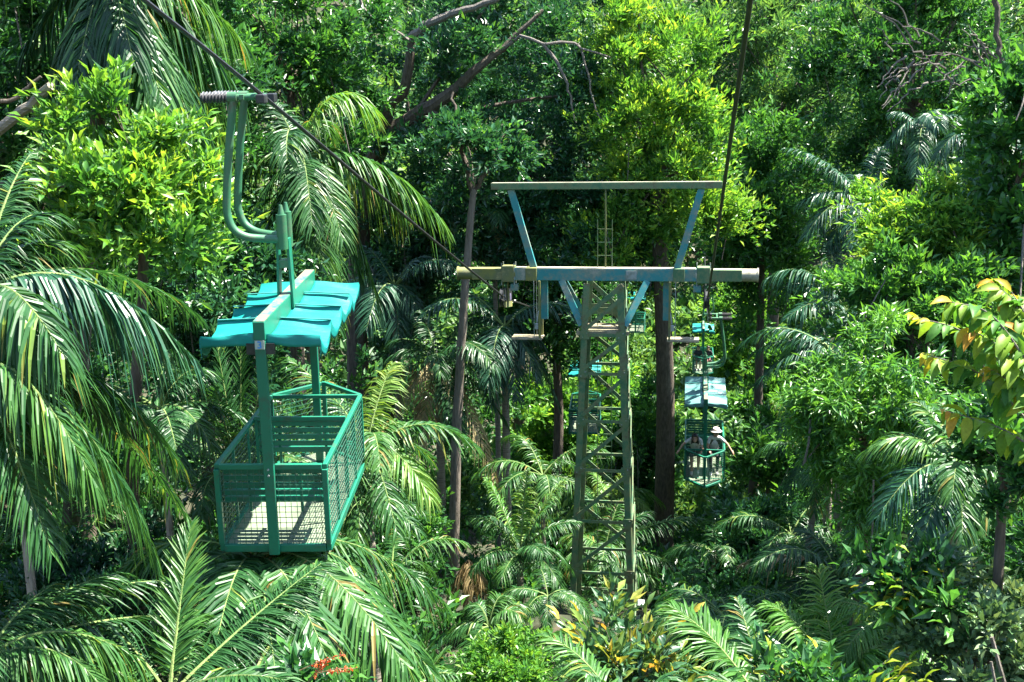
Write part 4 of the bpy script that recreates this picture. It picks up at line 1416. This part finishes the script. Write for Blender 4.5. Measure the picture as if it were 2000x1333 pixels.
palm('feather_palm', 'pale feathery palm at the bottom edge left of the croton', 1230, 1420, 10.5, [
    (1062, 1240, .6, .4, D(ll=.5, lw=.045, tint=.6, n=44, droop=.45)), (1060, 1350, 0, .4, D(ll=.5)), (1300, 1330, -.3, .3), (1150, 1320, -.3, .3, D(ll=.45))], extra=0, trunk=False, trunk_r=.06, tint=.5)
palm('fan_palm', 'small silvery fan-leaved palm sprouting at the bottom left of centre', 832, 1330, 13, [
    (790, 1275, 0, .1, D(ll=.3, n=16, fwd=(45, 20), droop=.3)), (830, 1240, .1, 0, D(ll=.3, n=16, fwd=(40, 15), droop=.1)), (875, 1270, 0, .1, D(ll=.3, n=16, fwd=(45, 20), droop=.3)), (780, 1330, 0, .15, D(ll=.3, n=16)), (890, 1320, 0, .15, D(ll=.3, n=16))], extra=2, L=.6, ll=.3, lw=.035, n=16, trunk_r=.05, tint=.6)
palm('feather_palm', 'dark palm in the shade left of the slender trunk at mid height', 770, 560, 31, [
    (700, 480, .5, .6), (850, 500, .4, .6), (720, 640, -.6, .8), (830, 640, -.6, .8), (780, 680, -1, .7), (690, 570, .2, .8)], extra=6, L=2.6, ll=.8, lw=.06, mat='palm_blue', tint=.3, trunk_r=.1)
palm('feather_palm', 'lit hanging palm frond under the left end of the upper frame', 965, 430, 33, [
    (1000, 520, -.4, .3, D(mat='palm_dead', tint=.9, ll=.6, droop=1.0)), (1040, 440, .3, .5), (900, 470, .3, .5)], extra=4, L=1.8, ll=.6, lw=.05, tint=.4, trunk_r=.08)

for lab, px, py, Y, L_, mt, ti, ex in (
    ('small dim palm in the dark gap above the corner palm', 150, 1075, 14.5, 1.7, 'palm', .45, 9),
    ('small palm tucked between the basket floor and the spreading palm', 660, 1040, 17.5, 1.7, 'palm', .42, 8),
    ('bright low palm on the bank left of the slender trunk foot', 765, 1125, 20.5, 1.6, 'palm', .5, 8),
    ('ferny low palm at the left foot of the tower', 1070, 1165, 20.5, 1.3, 'palm', .45, 8),
    ('dark green low palm just right of the croton', 1425, 1215, 16, 1.6, 'palm', .4, 9),
    ('sunlit low palm between the grey tangle and the vertical ribbed palm', 1735, 1215, 12.5, 1.3, 'palm_bright', .5, 9),
    ('low palm below the silvery palm at right', 1545, 1045, 23.5, 1.7, 'palm', .4, 8),
    ('grey-green palm at the left edge beside the bright leafy tree', 30, 420, 16.5, 2.3, 'palm', .6, 10),
    ('feathery low palm right of the thick dark trunk base', 1395, 1080, 26, 1.7, 'palm', .4, 8),
    ('pale palm rising behind the young palm left of the tower', 1060, 930, 27, 1.9, 'palm', .45, 8),
):
    palm('low_palm', lab, px, py, Y, extra=ex, L=L_, ll=L_ * .30, lw=L_ * .024, n=44, mat=mt, tint=ti, trunk_r=.06)

# ------------------------------------------------------------------ broadleaf trees and shrubs
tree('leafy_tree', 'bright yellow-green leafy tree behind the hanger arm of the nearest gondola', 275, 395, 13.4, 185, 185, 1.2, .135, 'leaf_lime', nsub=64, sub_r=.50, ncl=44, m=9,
     aspect=.42, tint=.52, parts=300, tmpl=LEAF4, trunk_r=.09, spread=.75, up=.55, base=(at(230, 900, 14.0).x, 14.2), skirt=0, vines=0)
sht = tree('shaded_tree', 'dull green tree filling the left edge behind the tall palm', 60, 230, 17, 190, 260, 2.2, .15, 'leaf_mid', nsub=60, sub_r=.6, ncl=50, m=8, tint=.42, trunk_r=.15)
stb = sht.location
limb([at(*p) - stb for p in [(-60, 300, 13.5), (20, 235, 13.3), (60, 205, 13.2), (100, 168, 13.0)]], .075, .055, 'branch', M['bark_palm'], sht, wob=.01)
limb([at(*p) - stb for p in [(-60, 365, 13.0), (40, 358, 13.0), (130, 364, 13.0)]], .03, .018, 'branch', M['bark'], sht, wob=.01)
limb([at(*p) - stb for p in [(-40, 200, 13.6), (20, 195, 13.5), (80, 150, 13.5)]], .03, .02, 'branch', M['bark'], sht, wob=.01)
tree('jungle_tree', 'small-leaved tree on the slope above the arching bright frond', 560, 70, 27, 230, 170, 3.0, .16, 'leaf_mid', nsub=70, sub_r=.7, ncl=60, m=8, tint=.52, trunk_r=.18, aspect=.4)
tree('jungle_tree', 'grey-green tree behind the left bush beside the hanging palm fronds', 370, 300, 22, 200, 260, 2.5, .15, 'leaf_mid', nsub=60, sub_r=.65, ncl=50, m=8, tint=.42, trunk_r=.16)
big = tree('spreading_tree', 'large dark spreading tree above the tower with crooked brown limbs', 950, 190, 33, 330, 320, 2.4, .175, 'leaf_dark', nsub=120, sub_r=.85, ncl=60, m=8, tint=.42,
           trunk_r=.3, aspect=.42, base=(at(690, 800, 34).x, 34), trunk=False, bfrac=.10, root=at(800, 240, 33), bottom=-.9, skirt=0, extra=[(1130, 440, 33.5, 230, 110, 2.2, 70), (930, 420, 33.5, 120, 120, 2, 30)])
tree('jungle_tree', 'mid-green tree on the far slope behind the crooked limbs', 1000, 40, 58, 190, 110, 4, .34, 'leaf_far', nsub=60, sub_r=1.5, ncl=50, m=8, tint=.5, trunk_r=.25, vines=0)
bb = big.location
lp = lambda a: [at(p[0], p[1], p[2] + 1.3) - bb for p in a]
limb([(0, 0, -.3)] + lp([(700, 520, 33.5), (735, 300, 32), (800, 235, 31)]), .38, .24, 'trunk', M['bark'], big, wob=.04)
limb(lp([(800, 235, 31), (870, 190, 30.4), (925, 140, 30), (985, 95, 29.9), (1060, 20, 30)]), .23, .05, 'limb', M['bark'], big, wob=.04)
limb(lp([(735, 310, 32), (760, 210, 31), (792, 170, 30.5), (803, 78, 30.2)]), .20, .13, 'limb', M['bark'], big, wob=.03)
limb(lp([(800, 80, 30.2), (830, 50, 29.8), (905, 18, 29.5), (965, 0, 29.3), (1030, -50, 29.3)]), .14, .06, 'limb', M['bark_twig'], big, wob=.05)
limb(lp([(840, 220, 30.6), (900, 245, 30.2), (960, 270, 30)]), .12, .05, 'limb', M['bark'], big, wob=.04)
limb(lp([(975, 100, 29.9), (1015, 70, 29.4), (1060, 85, 29), (1125, 85, 29), (1160, 105, 29), (1215, 120, 29)]), .055, .02, 'limb', M['bark_twig'], big, wob=.04)
limb(lp([(1060, 85, 29), (1100, 140, 29), (1115, 190, 29), (1125, 240, 29)]), .05, .02, 'limb', M['bark_twig'], big, wob=.03)
limb(lp([(1128, 86, 29), (1148, 140, 29), (1165, 215, 29), (1210, 260, 29)]), .035, .015, 'limb', M['bark_twig'], big, wob=.03)
limb(lp([(800, 80, 30.0), (770, 60, 29.6), (715, 25, 29.5), (695, -30, 29.5)]), .07, .04, 'limb', M['bark_twig'], big, wob=.02)
tree('sunlit_tree', 'sunlit yellow-green tree rising above the right half of the upper frame', 1285, 215, 31.5, 140, 300, 1.9, .165, 'leaf_lime', nsub=90, sub_r=.8, ncl=64, m=9, tint=.54,
     trunk_r=.30, aspect=.36, base=(at(1296, 920, 35).x, 35), up=.6, spread=.7, bark='bark', skirt=0, extra=[(1345, 430, 32.5, 90, 130, 1.6, 30), (1225, 450, 32, 90, 75, 1.2, 20)])
slim = tree('slender_tree', 'tall slender grey-trunked tree standing left of the tower', 930, 300, 28, 90, 110, 1.2, .17, 'leaf_dark', nsub=22, sub_r=.6, ncl=45, m=8, tint=.5, trunk=False,
            trunk_r=.10, base=(at(884, 1195, 28).x, 28), root=at(925, 370, 28), bark='bark_pale', skirt=0, vines=0)
sb_ = slim.location
limb([(0, 0, -.4)] + [at(*p) - sb_ for p in [(886, 1100, 28), (890, 900, 28), (898, 720, 28), (908, 560, 28), (925, 370, 28)]], .175, .085, 'trunk', M['bark_grey'], slim, seg=12, n=24, wob=.012)
limb([at(*p) - sb_ for p in [(925, 380, 28), (900, 280, 28), (885, 180, 28.3)]], .08, .03, 'limb', M['bark'], slim, wob=.03)
limb([at(*p) - sb_ for p in [(925, 380, 28), (955, 320, 28), (990, 260, 28.3)]], .07, .03, 'limb', M['bark'], slim, wob=.03)
tree('feathery_tree', 'pale feathery-leaved tree on the far slope right of the right cable', 1530, 130, 52, 190, 230, 4, .34, 'leaf_far', nsub=90, sub_r=1.4, ncl=50, m=8, tint=.55, trunk_r=.3, aspect=.22, flat=1.6)
grey = tree('jungle_tree', 'mid-green tree with bare grey branches at the upper right', 1790, 110, 38, 200, 220, 3.5, .20, 'leaf_mid', nsub=95, sub_r=1.0, ncl=55, m=8, tint=.58, trunk_r=.25, aspect=.45)
gb = grey.location
for i in range(26):
    x0, y0 = random.uniform(1740, 1960), random.uniform(70, 170)
    a = random.choice([-1, 1]) * random.uniform(.1, 1.2)
    l_ = random.uniform(50, 120)
    limb([at(*p) - gb for p in [(x0, y0, 34.0), (x0 - l_ * .5 * math.cos(a), y0 + l_ * .5 * math.sin(a) - 8, 33.8), (x0 - l_ * math.cos(a), y0 + l_ * math.sin(a), 33.6)]], .035, .012, 'branch', M['bark_twig'], grey, seg=5, n=8, wob=.05)
limb([at(*p) - gb for p in [(1945, -10, 33), (1948, 80, 33), (1960, 140, 33)]], .09, .07, 'branch', M['bark'], grey, wob=.03)
tree('leafy_tree', 'pale-leaved tree down the right edge above the yellow leaves', 1985, 280, 20, 70, 230, 1.4, .15, 'leaf_mid', nsub=45, sub_r=.5, ncl=45, m=8, tint=.72, trunk_r=.12, aspect=.6)
tree('rounded_tree', 'bright rounded yellow-green tree on the right slope', 1815, 450, 21, 140, 105, 1.6, .14, 'leaf_lime', nsub=55, sub_r=.5, ncl=50, m=9, tint=.60, trunk_r=.12, aspect=.32, up=.25)
tree('leafy_shrub', 'shaded leafy tree under the bright rounded tree', 1780, 600, 19, 160, 110, 1.5, .13, 'leaf_mid', nsub=50, sub_r=.5, ncl=45, m=8, tint=.62, trunk_r=.10, aspect=.4)
tree('lance_leaved_tree', 'lance-leaved tree in front of the dark palms right of centre', 1690, 790, 16, 125, 165, 1.3, .15, 'leaf_mid', nsub=60, sub_r=.42, ncl=34, m=10, tint=.76, trunk_r=.09,
     aspect=.26, droop=.35, up=.15, parts=200, tmpl=LEAF4)
tree('sunlit_shrub', 'bright rounded shrub far down the cleared valley right of the tower head', 1470, 620, 74, 85, 95, 3, .32, 'leaf_bright', nsub=45, sub_r=1.1, ncl=50, m=8, tint=.62, trunk_r=.15)
tree('sunlit_shrub', 'light green shrub beyond the upper right passengers', 1525, 770, 45, 75, 100, 2.5, .26, 'leaf_mid', nsub=45, sub_r=.9, ncl=45, m=8, tint=.6, trunk_r=.14)
tree('sunlit_shrub', 'sunny shrub seen through the middle of the tower lattice', 1210, 800, 62, 85, 90, 3, .32, 'leaf_bright', nsub=60, sub_r=1.2, ncl=50, m=8, tint=.55, trunk_r=.15)
tree('sunlit_shrub', 'pale sunlit shrub left of the shaded gondola behind the tower', 1085, 830, 48, 70, 120, 2.5, .28, 'leaf_bright', nsub=40, sub_r=.9, ncl=45, m=8, tint=.6, trunk_r=.14)
tree('sunlit_shrub', 'leafy shrub between the tower and the thick dark trunk', 1255, 860, 44, 55, 110, 2, .24, 'leaf_mid', nsub=40, sub_r=.8, ncl=45, m=8, tint=.55, trunk_r=.12)
tree('leafy_shrub', 'dark blue-green shrub in the hollow below the pale-hat passenger', 1480, 1040, 27, 90, 80, 1.8, .16, 'leaf_dark', nsub=50, sub_r=.6, ncl=45, m=8, tint=.5, trunk_r=.1)
tree('leafy_shrub', 'green shrub right beside the pale-hat passenger gondola', 1515, 880, 34, 70, 80, 1.8, .20, 'leaf_mid', nsub=40, sub_r=.7, ncl=40, m=8, tint=.55, trunk_r=.1, skirt=0)
tree('small_leaved_shrub', 'bright small-leaved shrub at the bottom edge left of the croton', 985, 1300, 14, 105, 70, .8, .085, 'leaf_bright', nsub=34, sub_r=.28, ncl=36, m=9, tint=.45, trunk_r=.05, aspect=.42)
tree('tangled_shrub', 'greyish tangled shrub with pale stems in the lower right corner', 1900, 1240, 9.5, 150, 120, .9, .085, 'leaf_grey', nsub=50, sub_r=.28, ncl=40, m=8, tint=.6, trunk_r=.05, aspect=.55, bark='bark_twig', bfrac=1.6, skirt=0)
tree('leafy_shrub', 'leafy green shrub at the right edge under the yellow leaves', 1965, 870, 9.8, 80, 100, .6, .10, 'leaf_mid', nsub=24, sub_r=.33, ncl=34, m=8, tint=.6, trunk_r=.06, aspect=.5, skirt=0)
tree('understory_tree', 'dark understory tree behind the feather palm and slender trunk', 780, 470, 36, 110, 140, 2.5, .2, 'leaf_dark', nsub=60, sub_r=.85, ncl=50, m=8, tint=.45, trunk_r=.2)
tree('understory_tree', 'shaded tree behind the crossarm between the tower and slender trunk', 1080, 520, 40, 130, 130, 3, .22, 'leaf_mid', nsub=70, sub_r=1.0, ncl=50, m=8, tint=.45, trunk_r=.2)
tree('understory_tree', 'tree with thin trunks left of the right slope palms', 1490, 400, 42, 110, 170, 3, .22, 'leaf_mid', nsub=70, sub_r=1.0, ncl=50, m=8, tint=.48, trunk_r=.18)
tree('understory_tree', 'tree hanging over the bushes behind the nearest gondola canopy', 470, 560, 20, 160, 150, 2, .14, 'leaf_dark', nsub=55, sub_r=.6, ncl=45, m=8, tint=.42, trunk_r=.14)
tree('leafy_shrub', 'low green shrub on the bank beneath the shaded dry palm', 780, 1030, 24, 75, 90, 1.4, .13, 'leaf_mid', nsub=45, sub_r=.5, ncl=40, m=8, tint=.42, trunk_r=.08)
tree('leafy_shrub', 'dark shrub in the gap at the lower left behind the corner palm', 190, 1130, 13.5, 150, 90, 1.2, .10, 'leaf_dark', nsub=45, sub_r=.4, ncl=36, m=8, tint=.4, trunk_r=.07)


# plants whose leaves are told apart one by one
def leaf_plant(name, label, px, py, Y, rpx, rpy, depth, nst, per, leaf, kind, tint, tsd, aspect, droop, up, cat='plant', stem='bark_twig', tiptint=.0, seed=1, upright=0.0, fill=0, fkind='leaf_mid', root=None):
    r = np.random.default_rng(seed)
    c = at(px, py, Y)
    k = Y / F
    base = Vector((c.x + (root or 0), c.y + .1, 0))
    base.z = gz(base.x, base.y) - .05
    t = empty(name, base)
    tag(t, label, cat)
    mb = MB()
    Ls = []
    for i in range(nst):
        tip = c + Vector((r.uniform(-1, 1) * rpx * k, r.uniform(-1, 1) * depth, r.uniform(-1, 1) * rpy * k))
        loc = tip - base
        hub = Vector(((c - base).x * .55, 0, max(.1, (c - base).z - rpy * k * 1.3 - .2)))
        fork = Vector((loc.x * .4, loc.y * .4, max(.1, hub.z + (loc.z - hub.z) * .45)))
        if i == 0:
            mb.tube(curve_pts([(0, 0, 0), (hub.x * .15 + .05, .05, hub.z * .5), hub], 10), .022, 7)
        cp = curve_pts([hub, fork, loc], 10)
        mb.tube(cp, [.009 * (1 - .6 * j / (len(cp) - 1)) for j in range(len(cp))], 5)
        d = (loc - fork).normalized()
        for j in range(per):
            u = j / max(per - 1, 1)
            pos = loc - d * (1 - u) * leaf * 2.2
            a = j * 2.4 + r.uniform(0, .6)
            side = Vector((math.cos(a), math.sin(a), 0))
            dd = (side * (1 - .5 * u * upright * 2) + d * (up + u * upright * 2.2) + Vector((0, 0, -droop * (1 - .3 * u)))).normalized()
            nor = Vector((0, 0, 1)) + side * .5 + Vector(r.normal(size=3)) * .2
            Ls.append((pos, dd, nor, leaf * r.uniform(.7, 1.2) * (1 - .25 * u), np.clip(tint + r.normal(0, tsd) + tiptint * (u - .5), 0, 1)))
    mb.obj('stems', M[stem], t, smooth=True)
    L = dict(pos=np.array([tuple(x[0]) for x in Ls]), dir=np.array([tuple(x[1]) for x in Ls]), nor=np.array([tuple(x[2]) for x in Ls]), size=np.array([x[3] for x in Ls]), tint=np.array([x[4] for x in Ls]))
    place_leaves(t, L, LEAF6, M[kind], aspect)
    if fill:
        q = crown_points(c - base - Vector((0, 0, rpy * k * .35)), (rpx * k * .95, depth * 1.1, rpy * k * .9), fill, leaf * 1.6, 22, r, bottom=-.9)
        Lq = clusters_to_leaves(q[0], q[1], 6, np.full(len(q[0]), leaf * .7), q[2] + .42, r=r)
        o = link('foliage', leaves_to_mesh('foliage', Lq, LEAF4, M[fkind], aspect), t)
        o['kind'] = 'stuff'
    return t


leaf_plant('croton', 'croton bush with green, yellow and orange upright leaves before the tower base', 1235, 1262, 12.5, 155, 80, .6, 48, 6, .30, 'leaf_croton', .42, .15, .36, -.1, .5, cat='croton', tiptint=.55, upright=.6, seed=3, fill=9, fkind='leaf_croton')
sp_base = at(2080, 1000, 8.6)
sp_base.z = gz(sp_base.x, sp_base.y) - .05
sp = empty('large_leaved_sapling', sp_base)
tag(sp, 'sapling with large drooping yellow leaves and orange tips at the right edge', 'sapling')
limb([(0, 0, 0), at(2060, 1100, 8.5) - sp_base, at(2040, 760, 8.3) - sp_base], .035, .02, 'trunk', M['bark_twig'], sp)
rs = np.random.default_rng(21)
Lp = []
for tw_ in ([(2040, 800), (1900, 660), (1782, 618)], [(2040, 760), (1940, 620), (1850, 588)], [(2045, 740), (1985, 600), (1935, 548)], [(2040, 860), (1920, 735), (1800, 690)],
            [(2040, 800), (1965, 690), (1890, 640)], [(2050, 900), (1960, 840), (1840, 800)], [(2050, 700), (2000, 610), (1975, 570)], [(2040, 840), (1990, 760), (1930, 720)], [(2045, 860), (2010, 700), (1990, 650)]):
    dY = rs.uniform(-.35, .35)
    cp = curve_pts([at(x_, y_, 8.2 + dY + .1 * q) - sp_base for q, (x_, y_) in enumerate(tw_)], 20)
    MB().tube(cp, [.012 * (1 - .7 * q / (len(cp) - 1)) for q in range(len(cp))], 5).obj('twig', M['bark_twig'], sp)
    for q in range(3, len(cp)):
        u = q / (len(cp) - 1)
        t_ = (cp[min(q + 1, len(cp) - 1)] - cp[q - 1]).normalized()
        for sg in (-1, 1):
            if q == len(cp) - 1 and sg > 0:
                continue
            sd2 = t_.cross(Vector((0, 0, 1))).normalized() * sg
            d_ = (t_ * rs.uniform(.1, .8) + sd2 * rs.uniform(.2, 1.1) + Vector((0, 0, -rs.uniform(-.1, 1.3)))).normalized()
            n_ = Vector((0, 0, 1)) + sd2 * .8 + Vector(rs.normal(size=3)) * .3
            young = max(0, (u - .72) / .28)
            Lp.append((tuple(cp[q]), tuple(d_), tuple(n_), .20 * rs.uniform(.5, 1.25) * (1 - .25 * young), float(np.clip(.42 + rs.normal(0, .14) + .48 * young, 0, 1))))
L = dict(pos=np.array([x_[0] for x_ in Lp]), dir=np.array([x_[1] for x_ in Lp]), nor=np.array([x_[2] for x_ in Lp]), size=np.array([x_[3] for x_ in Lp]), tint=np.array([x_[4] for x_ in Lp]))
place_leaves(sp, L, LEAF12, M['leaf_yellow'], .40)
leaf_plant('yellow_leaved_shrub', 'yellow-green leaved shrub above the grey tangle at lower right', 1790, 1110, 9.6, 95, 70, .4, 24, 7, .24, 'leaf_yellow', .48, .14, .42, .45, .2, cat='shrub', tiptint=.4, seed=8, fill=8)
leaf_plant('yellow_leaved_shrub', 'yellow and green leaved shrub along the bottom edge right of the croton', 1620, 1325, 9.0, 170, 45, .4, 30, 7, .22, 'leaf_yellow', .46, .14, .40, .1, .3, cat='shrub', tiptint=.4, seed=9, upright=.4, fill=8)
flw = leaf_plant('flowering_shrub', 'pale broad-leaved shrub with red flower sprays at the bottom edge', 610, 1345, 9.2, 90, 25, .35, 18, 7, .22, 'leaf_bright', .45, .1, .5, .1, .3, cat='shrub', seed=12, fill=4)
fb = flw.location
for i, (x0, y0, x1, y1) in enumerate(((585, 1310, 672, 1278), (620, 1315, 696, 1306), (600, 1335, 640, 1290))):
    a, b = at(x0, y0, 9.0), at(x1, y1, 8.9)
    mb = MB().tube([a - fb, a.lerp(b, .5) - fb + Vector((0, 0, .02)), b - fb], .005, 5)
    spr = mb.obj('flower_stalk', M['rachis_brown'], flw)
    n_ = 60
    u = rng.uniform(.3, 1, n_)
    pos = np.array([tuple(a.lerp(b, q) - fb) for q in u]) + rng.normal(0, .006, (n_, 3))
    dr = unit(rng.normal(size=(n_, 3)) + np.array([0, 0, -.2]))
    Lf = dict(pos=pos, dir=dr, nor=unit(rng.normal(size=(n_, 3))), size=rng.uniform(.02, .045, n_), tint=rng.uniform(0, 1, n_))
    o = link('petals', leaves_to_mesh('petals', Lf, LEAF2, M['petal_red'], .4), spr)
    o['kind'] = 'stuff'
# dry fallen fronds on the bank
df = empty('dead_frond_heap', at(915, 1110, 24))
tag(df, 'heap of orange-brown dead palm fronds on the bank left of the tower', 'dead fronds')
for i in range(7):
    a = random.uniform(-2.6, -.5)
    P2 = Vector((math.cos(a) * random.uniform(.3, .7), random.uniform(-.4, .3), -random.uniform(.4, 1.1)))
    me = frond_mesh((0, 0, .2), P2 * .4 + Vector((0, 0, .25)), P2, 26, .45, .035, 1.0, seed=i + 50, mat='palm_dead', tint=.5, rach='rachis_brown')
    link('dead_frond', me, df)

# ------------------------------------------------------------------ undergrowth and far forest: masses nobody could count
def scatter(n, y0, y1, margin=1.25):
    y = y0 * (y1 / y0) ** rng.uniform(0, 1, n)
    x = rng.uniform(-.5, .5, n) * margin * y * 2000 / F * 1.05
    return x, y


Ls = []
x, y = scatter(5600, 9, 60)
ok = ~((np.abs(x / y * F + 1000 - 888) < 42) & (y > 13) & (y < 28.5)) & ~((np.abs(x - (2.1 + .165 * (y - 25))) < 1.7) & (y > 14) & (y < 26.5))
x, y = x[ok], y[ok]
z = ground_z(x, y)
hgt = rng.uniform(.1, 1, len(x)) ** 1.5
h = hgt * (0.5 + .035 * y)
tn = .24 + .13 * np.sin(x * .9) * np.sin(y * .7) + rng.normal(0, .1, len(x))
C = np.stack([x, y, z + h], -1)
A = unit(np.stack([rng.normal(0, .5, len(x)), rng.normal(-.2, .5, len(x)), np.full(len(x), 1.0)], -1))
Ls = clusters_to_leaves(C, A, 12, .10 + .004 * y + rng.uniform(0, .08, len(x)), tn, spread=1.2, up=.3, twig=1.0, flat=.9)
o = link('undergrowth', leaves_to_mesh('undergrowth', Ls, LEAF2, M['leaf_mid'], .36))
tag(o, 'dense green undergrowth covering the forest floor', 'undergrowth', kind='stuff')

# ferny tufts
x, y = scatter(520, 11, 45)
tuft = []
for i in range(len(x)):
    pass
ps = []
cl = []
nb = 9
n = len(x)
az = rng.uniform(0, 6.283, (n, nb))
ln = rng.uniform(.5, 1.1, (n, nb)) * (.6 + .012 * y[:, None])
us = np.linspace(.1, 1, 12)
B = np.stack([x, y, ground_z(x, y) + .1], -1)
U = us[None, None, :]
hor = ln[..., None] * U * .85
pz = ln[..., None] * (1.2 * U - 1.0 * U ** 2)
pos = np.stack([B[:, 0, None, None] + np.cos(az)[..., None] * hor, B[:, 1, None, None] + np.sin(az)[..., None] * hor, B[:, 2, None, None] + pz], -1)
dirs = np.stack([np.cos(az)[..., None] + 0 * U, np.sin(az)[..., None] + 0 * U, 1.2 - 2 * U + 0 * az[..., None]], -1)
sd_ = np.stack([-np.sin(az)[..., None] + 0 * U, np.cos(az)[..., None] + 0 * U, 0 * U + 0 * az[..., None]], -1)
out = []
for sg in (-1, 1):
    d = unit(sd_ * sg + dirs * .5 + np.array([0, 0, -.15]))
    szs = (ln[..., None] * .32 * np.sin(np.pi * (.12 + .8 * U))).ravel()
    out.append(dict(pos=pos.reshape(-1, 3), dir=d.reshape(-1, 3), nor=np.tile(np.array([[0, 0, 1.0]]), (n * nb * 12, 1)) + rng.normal(0, .2, (n * nb * 12, 3)), size=szs,
                    tint=np.clip(np.repeat(rng.uniform(.15, .6, n), nb * 12) + rng.normal(0, .05, n * nb * 12), 0, 1)))
o = link('fern_cover', leaves_to_mesh('fern_cover', cat_leaves(out), LEAF2, M['palm'], .20))
tag(o, 'low ferns and seedling palms covering the ground', 'ferns', kind='stuff')

Cs, As, Ts, Ss = [], [], [], []
nfar = 560
yy = np.where(rng.uniform(size=nfar) < .5, 46 * (110 / 46) ** rng.uniform(0, 1, nfar), rng.uniform(95, 165, nfar))
xx = rng.uniform(-.62, .62, nfar) * yy
for x_, y_ in zip(xx, yy):
    d_ = x_ - (-2 + .165 * y_)
    lane = -9 < d_ < 15 and y_ < 92
    hgt_ = rng.uniform(.8, 2.6) if lane else rng.uniform(4, 11)
    rad = (hgt_ * .38 + 1.0, hgt_ * .38 + 1.0, hgt_ * .42 + .6)
    c_, a_, t_, _ = crown_points((x_, y_, gz(x_, y_) + hgt_ * .62), rad, 12, .38 * rad[0] + .35, 12, rng)
    Cs.append(c_)
    As.append(a_)
    Ts.append(t_ + rng.normal(.5, .12))
    Ss.append(np.full(len(c_), .27 + .0040 * y_))
for q in range(200):
    y_ = 36 * (92 / 36) ** rng.uniform() if q < 120 else rng.uniform(78, 128)
    x_ = -2 + .165 * y_ + (rng.uniform(-8, 12) if q < 120 else rng.uniform(-14, 16))
    rad = (1.3, 1.3, .9) if q < 120 else (2.2, 2.2, 1.8)
    c_, a_, t_, _ = crown_points((x_, y_, gz(x_, y_) + rng.uniform(.2, 1.0)), rad, 12, .7, 12, rng)
    Cs.append(c_)
    As.append(a_)
    Ts.append(t_ + rng.normal(.68, .12))
    Ss.append(np.full(len(c_), .20 + .0028 * y_))
Lf = clusters_to_leaves(np.concatenate(Cs), np.concatenate(As), 3, np.concatenate(Ss), np.concatenate(Ts), spread=1.0, twig=.8)
o = link('distant_forest', leaves_to_mesh('distant_forest', Lf, LEAF2, M['leaf_far'], .5))
tag(o, 'mass of distant rainforest foliage on the far slopes', 'forest', kind='stuff')

# leafy understorey on both banks
nb_ = 440
Cs, As, Ts, Ss = [], [], [], []
yy = 12 * (62 / 12) ** rng.uniform(0, 1, nb_)
xx = rng.uniform(-.60, .60, nb_) * yy
for x_, y_ in zip(xx, yy):
    d_ = x_ - (-2 + .165 * y_)
    if abs(x_ / y_ * F + 1000 - 888) < 85 and y_ < 29:
        continue
    if -2.5 < d_ < 2.2 and y_ < 27:
        continue
    if abs(d_) < 5.5:
        h_ = rng.uniform(.1, .7)
    else:
        h_ = rng.uniform(.4, 1.6 if y_ < 13.5 else (3.6 if y_ < 20 else 4.6))
    rr_ = .5 + .016 * y_
    c_, a_, t_, _ = crown_points((x_, y_, gz(x_, y_) + h_), (rr_ * 1.3, rr_ * 1.3, rr_), 6, rr_ * .6, 20, rng)
    Cs.append(c_)
    As.append(a_)
    Ts.append(t_ + rng.normal(.36, .15))
    Ss.append(np.full(len(c_), .11 + .0038 * y_))
Lf = clusters_to_leaves(np.concatenate(Cs), np.concatenate(As), 4, np.concatenate(Ss), np.concatenate(Ts), spread=1.0, twig=.8)
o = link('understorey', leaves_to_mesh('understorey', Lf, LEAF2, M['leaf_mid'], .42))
tag(o, 'tangled leafy understorey filling both banks under the trees', 'undergrowth', kind='stuff')
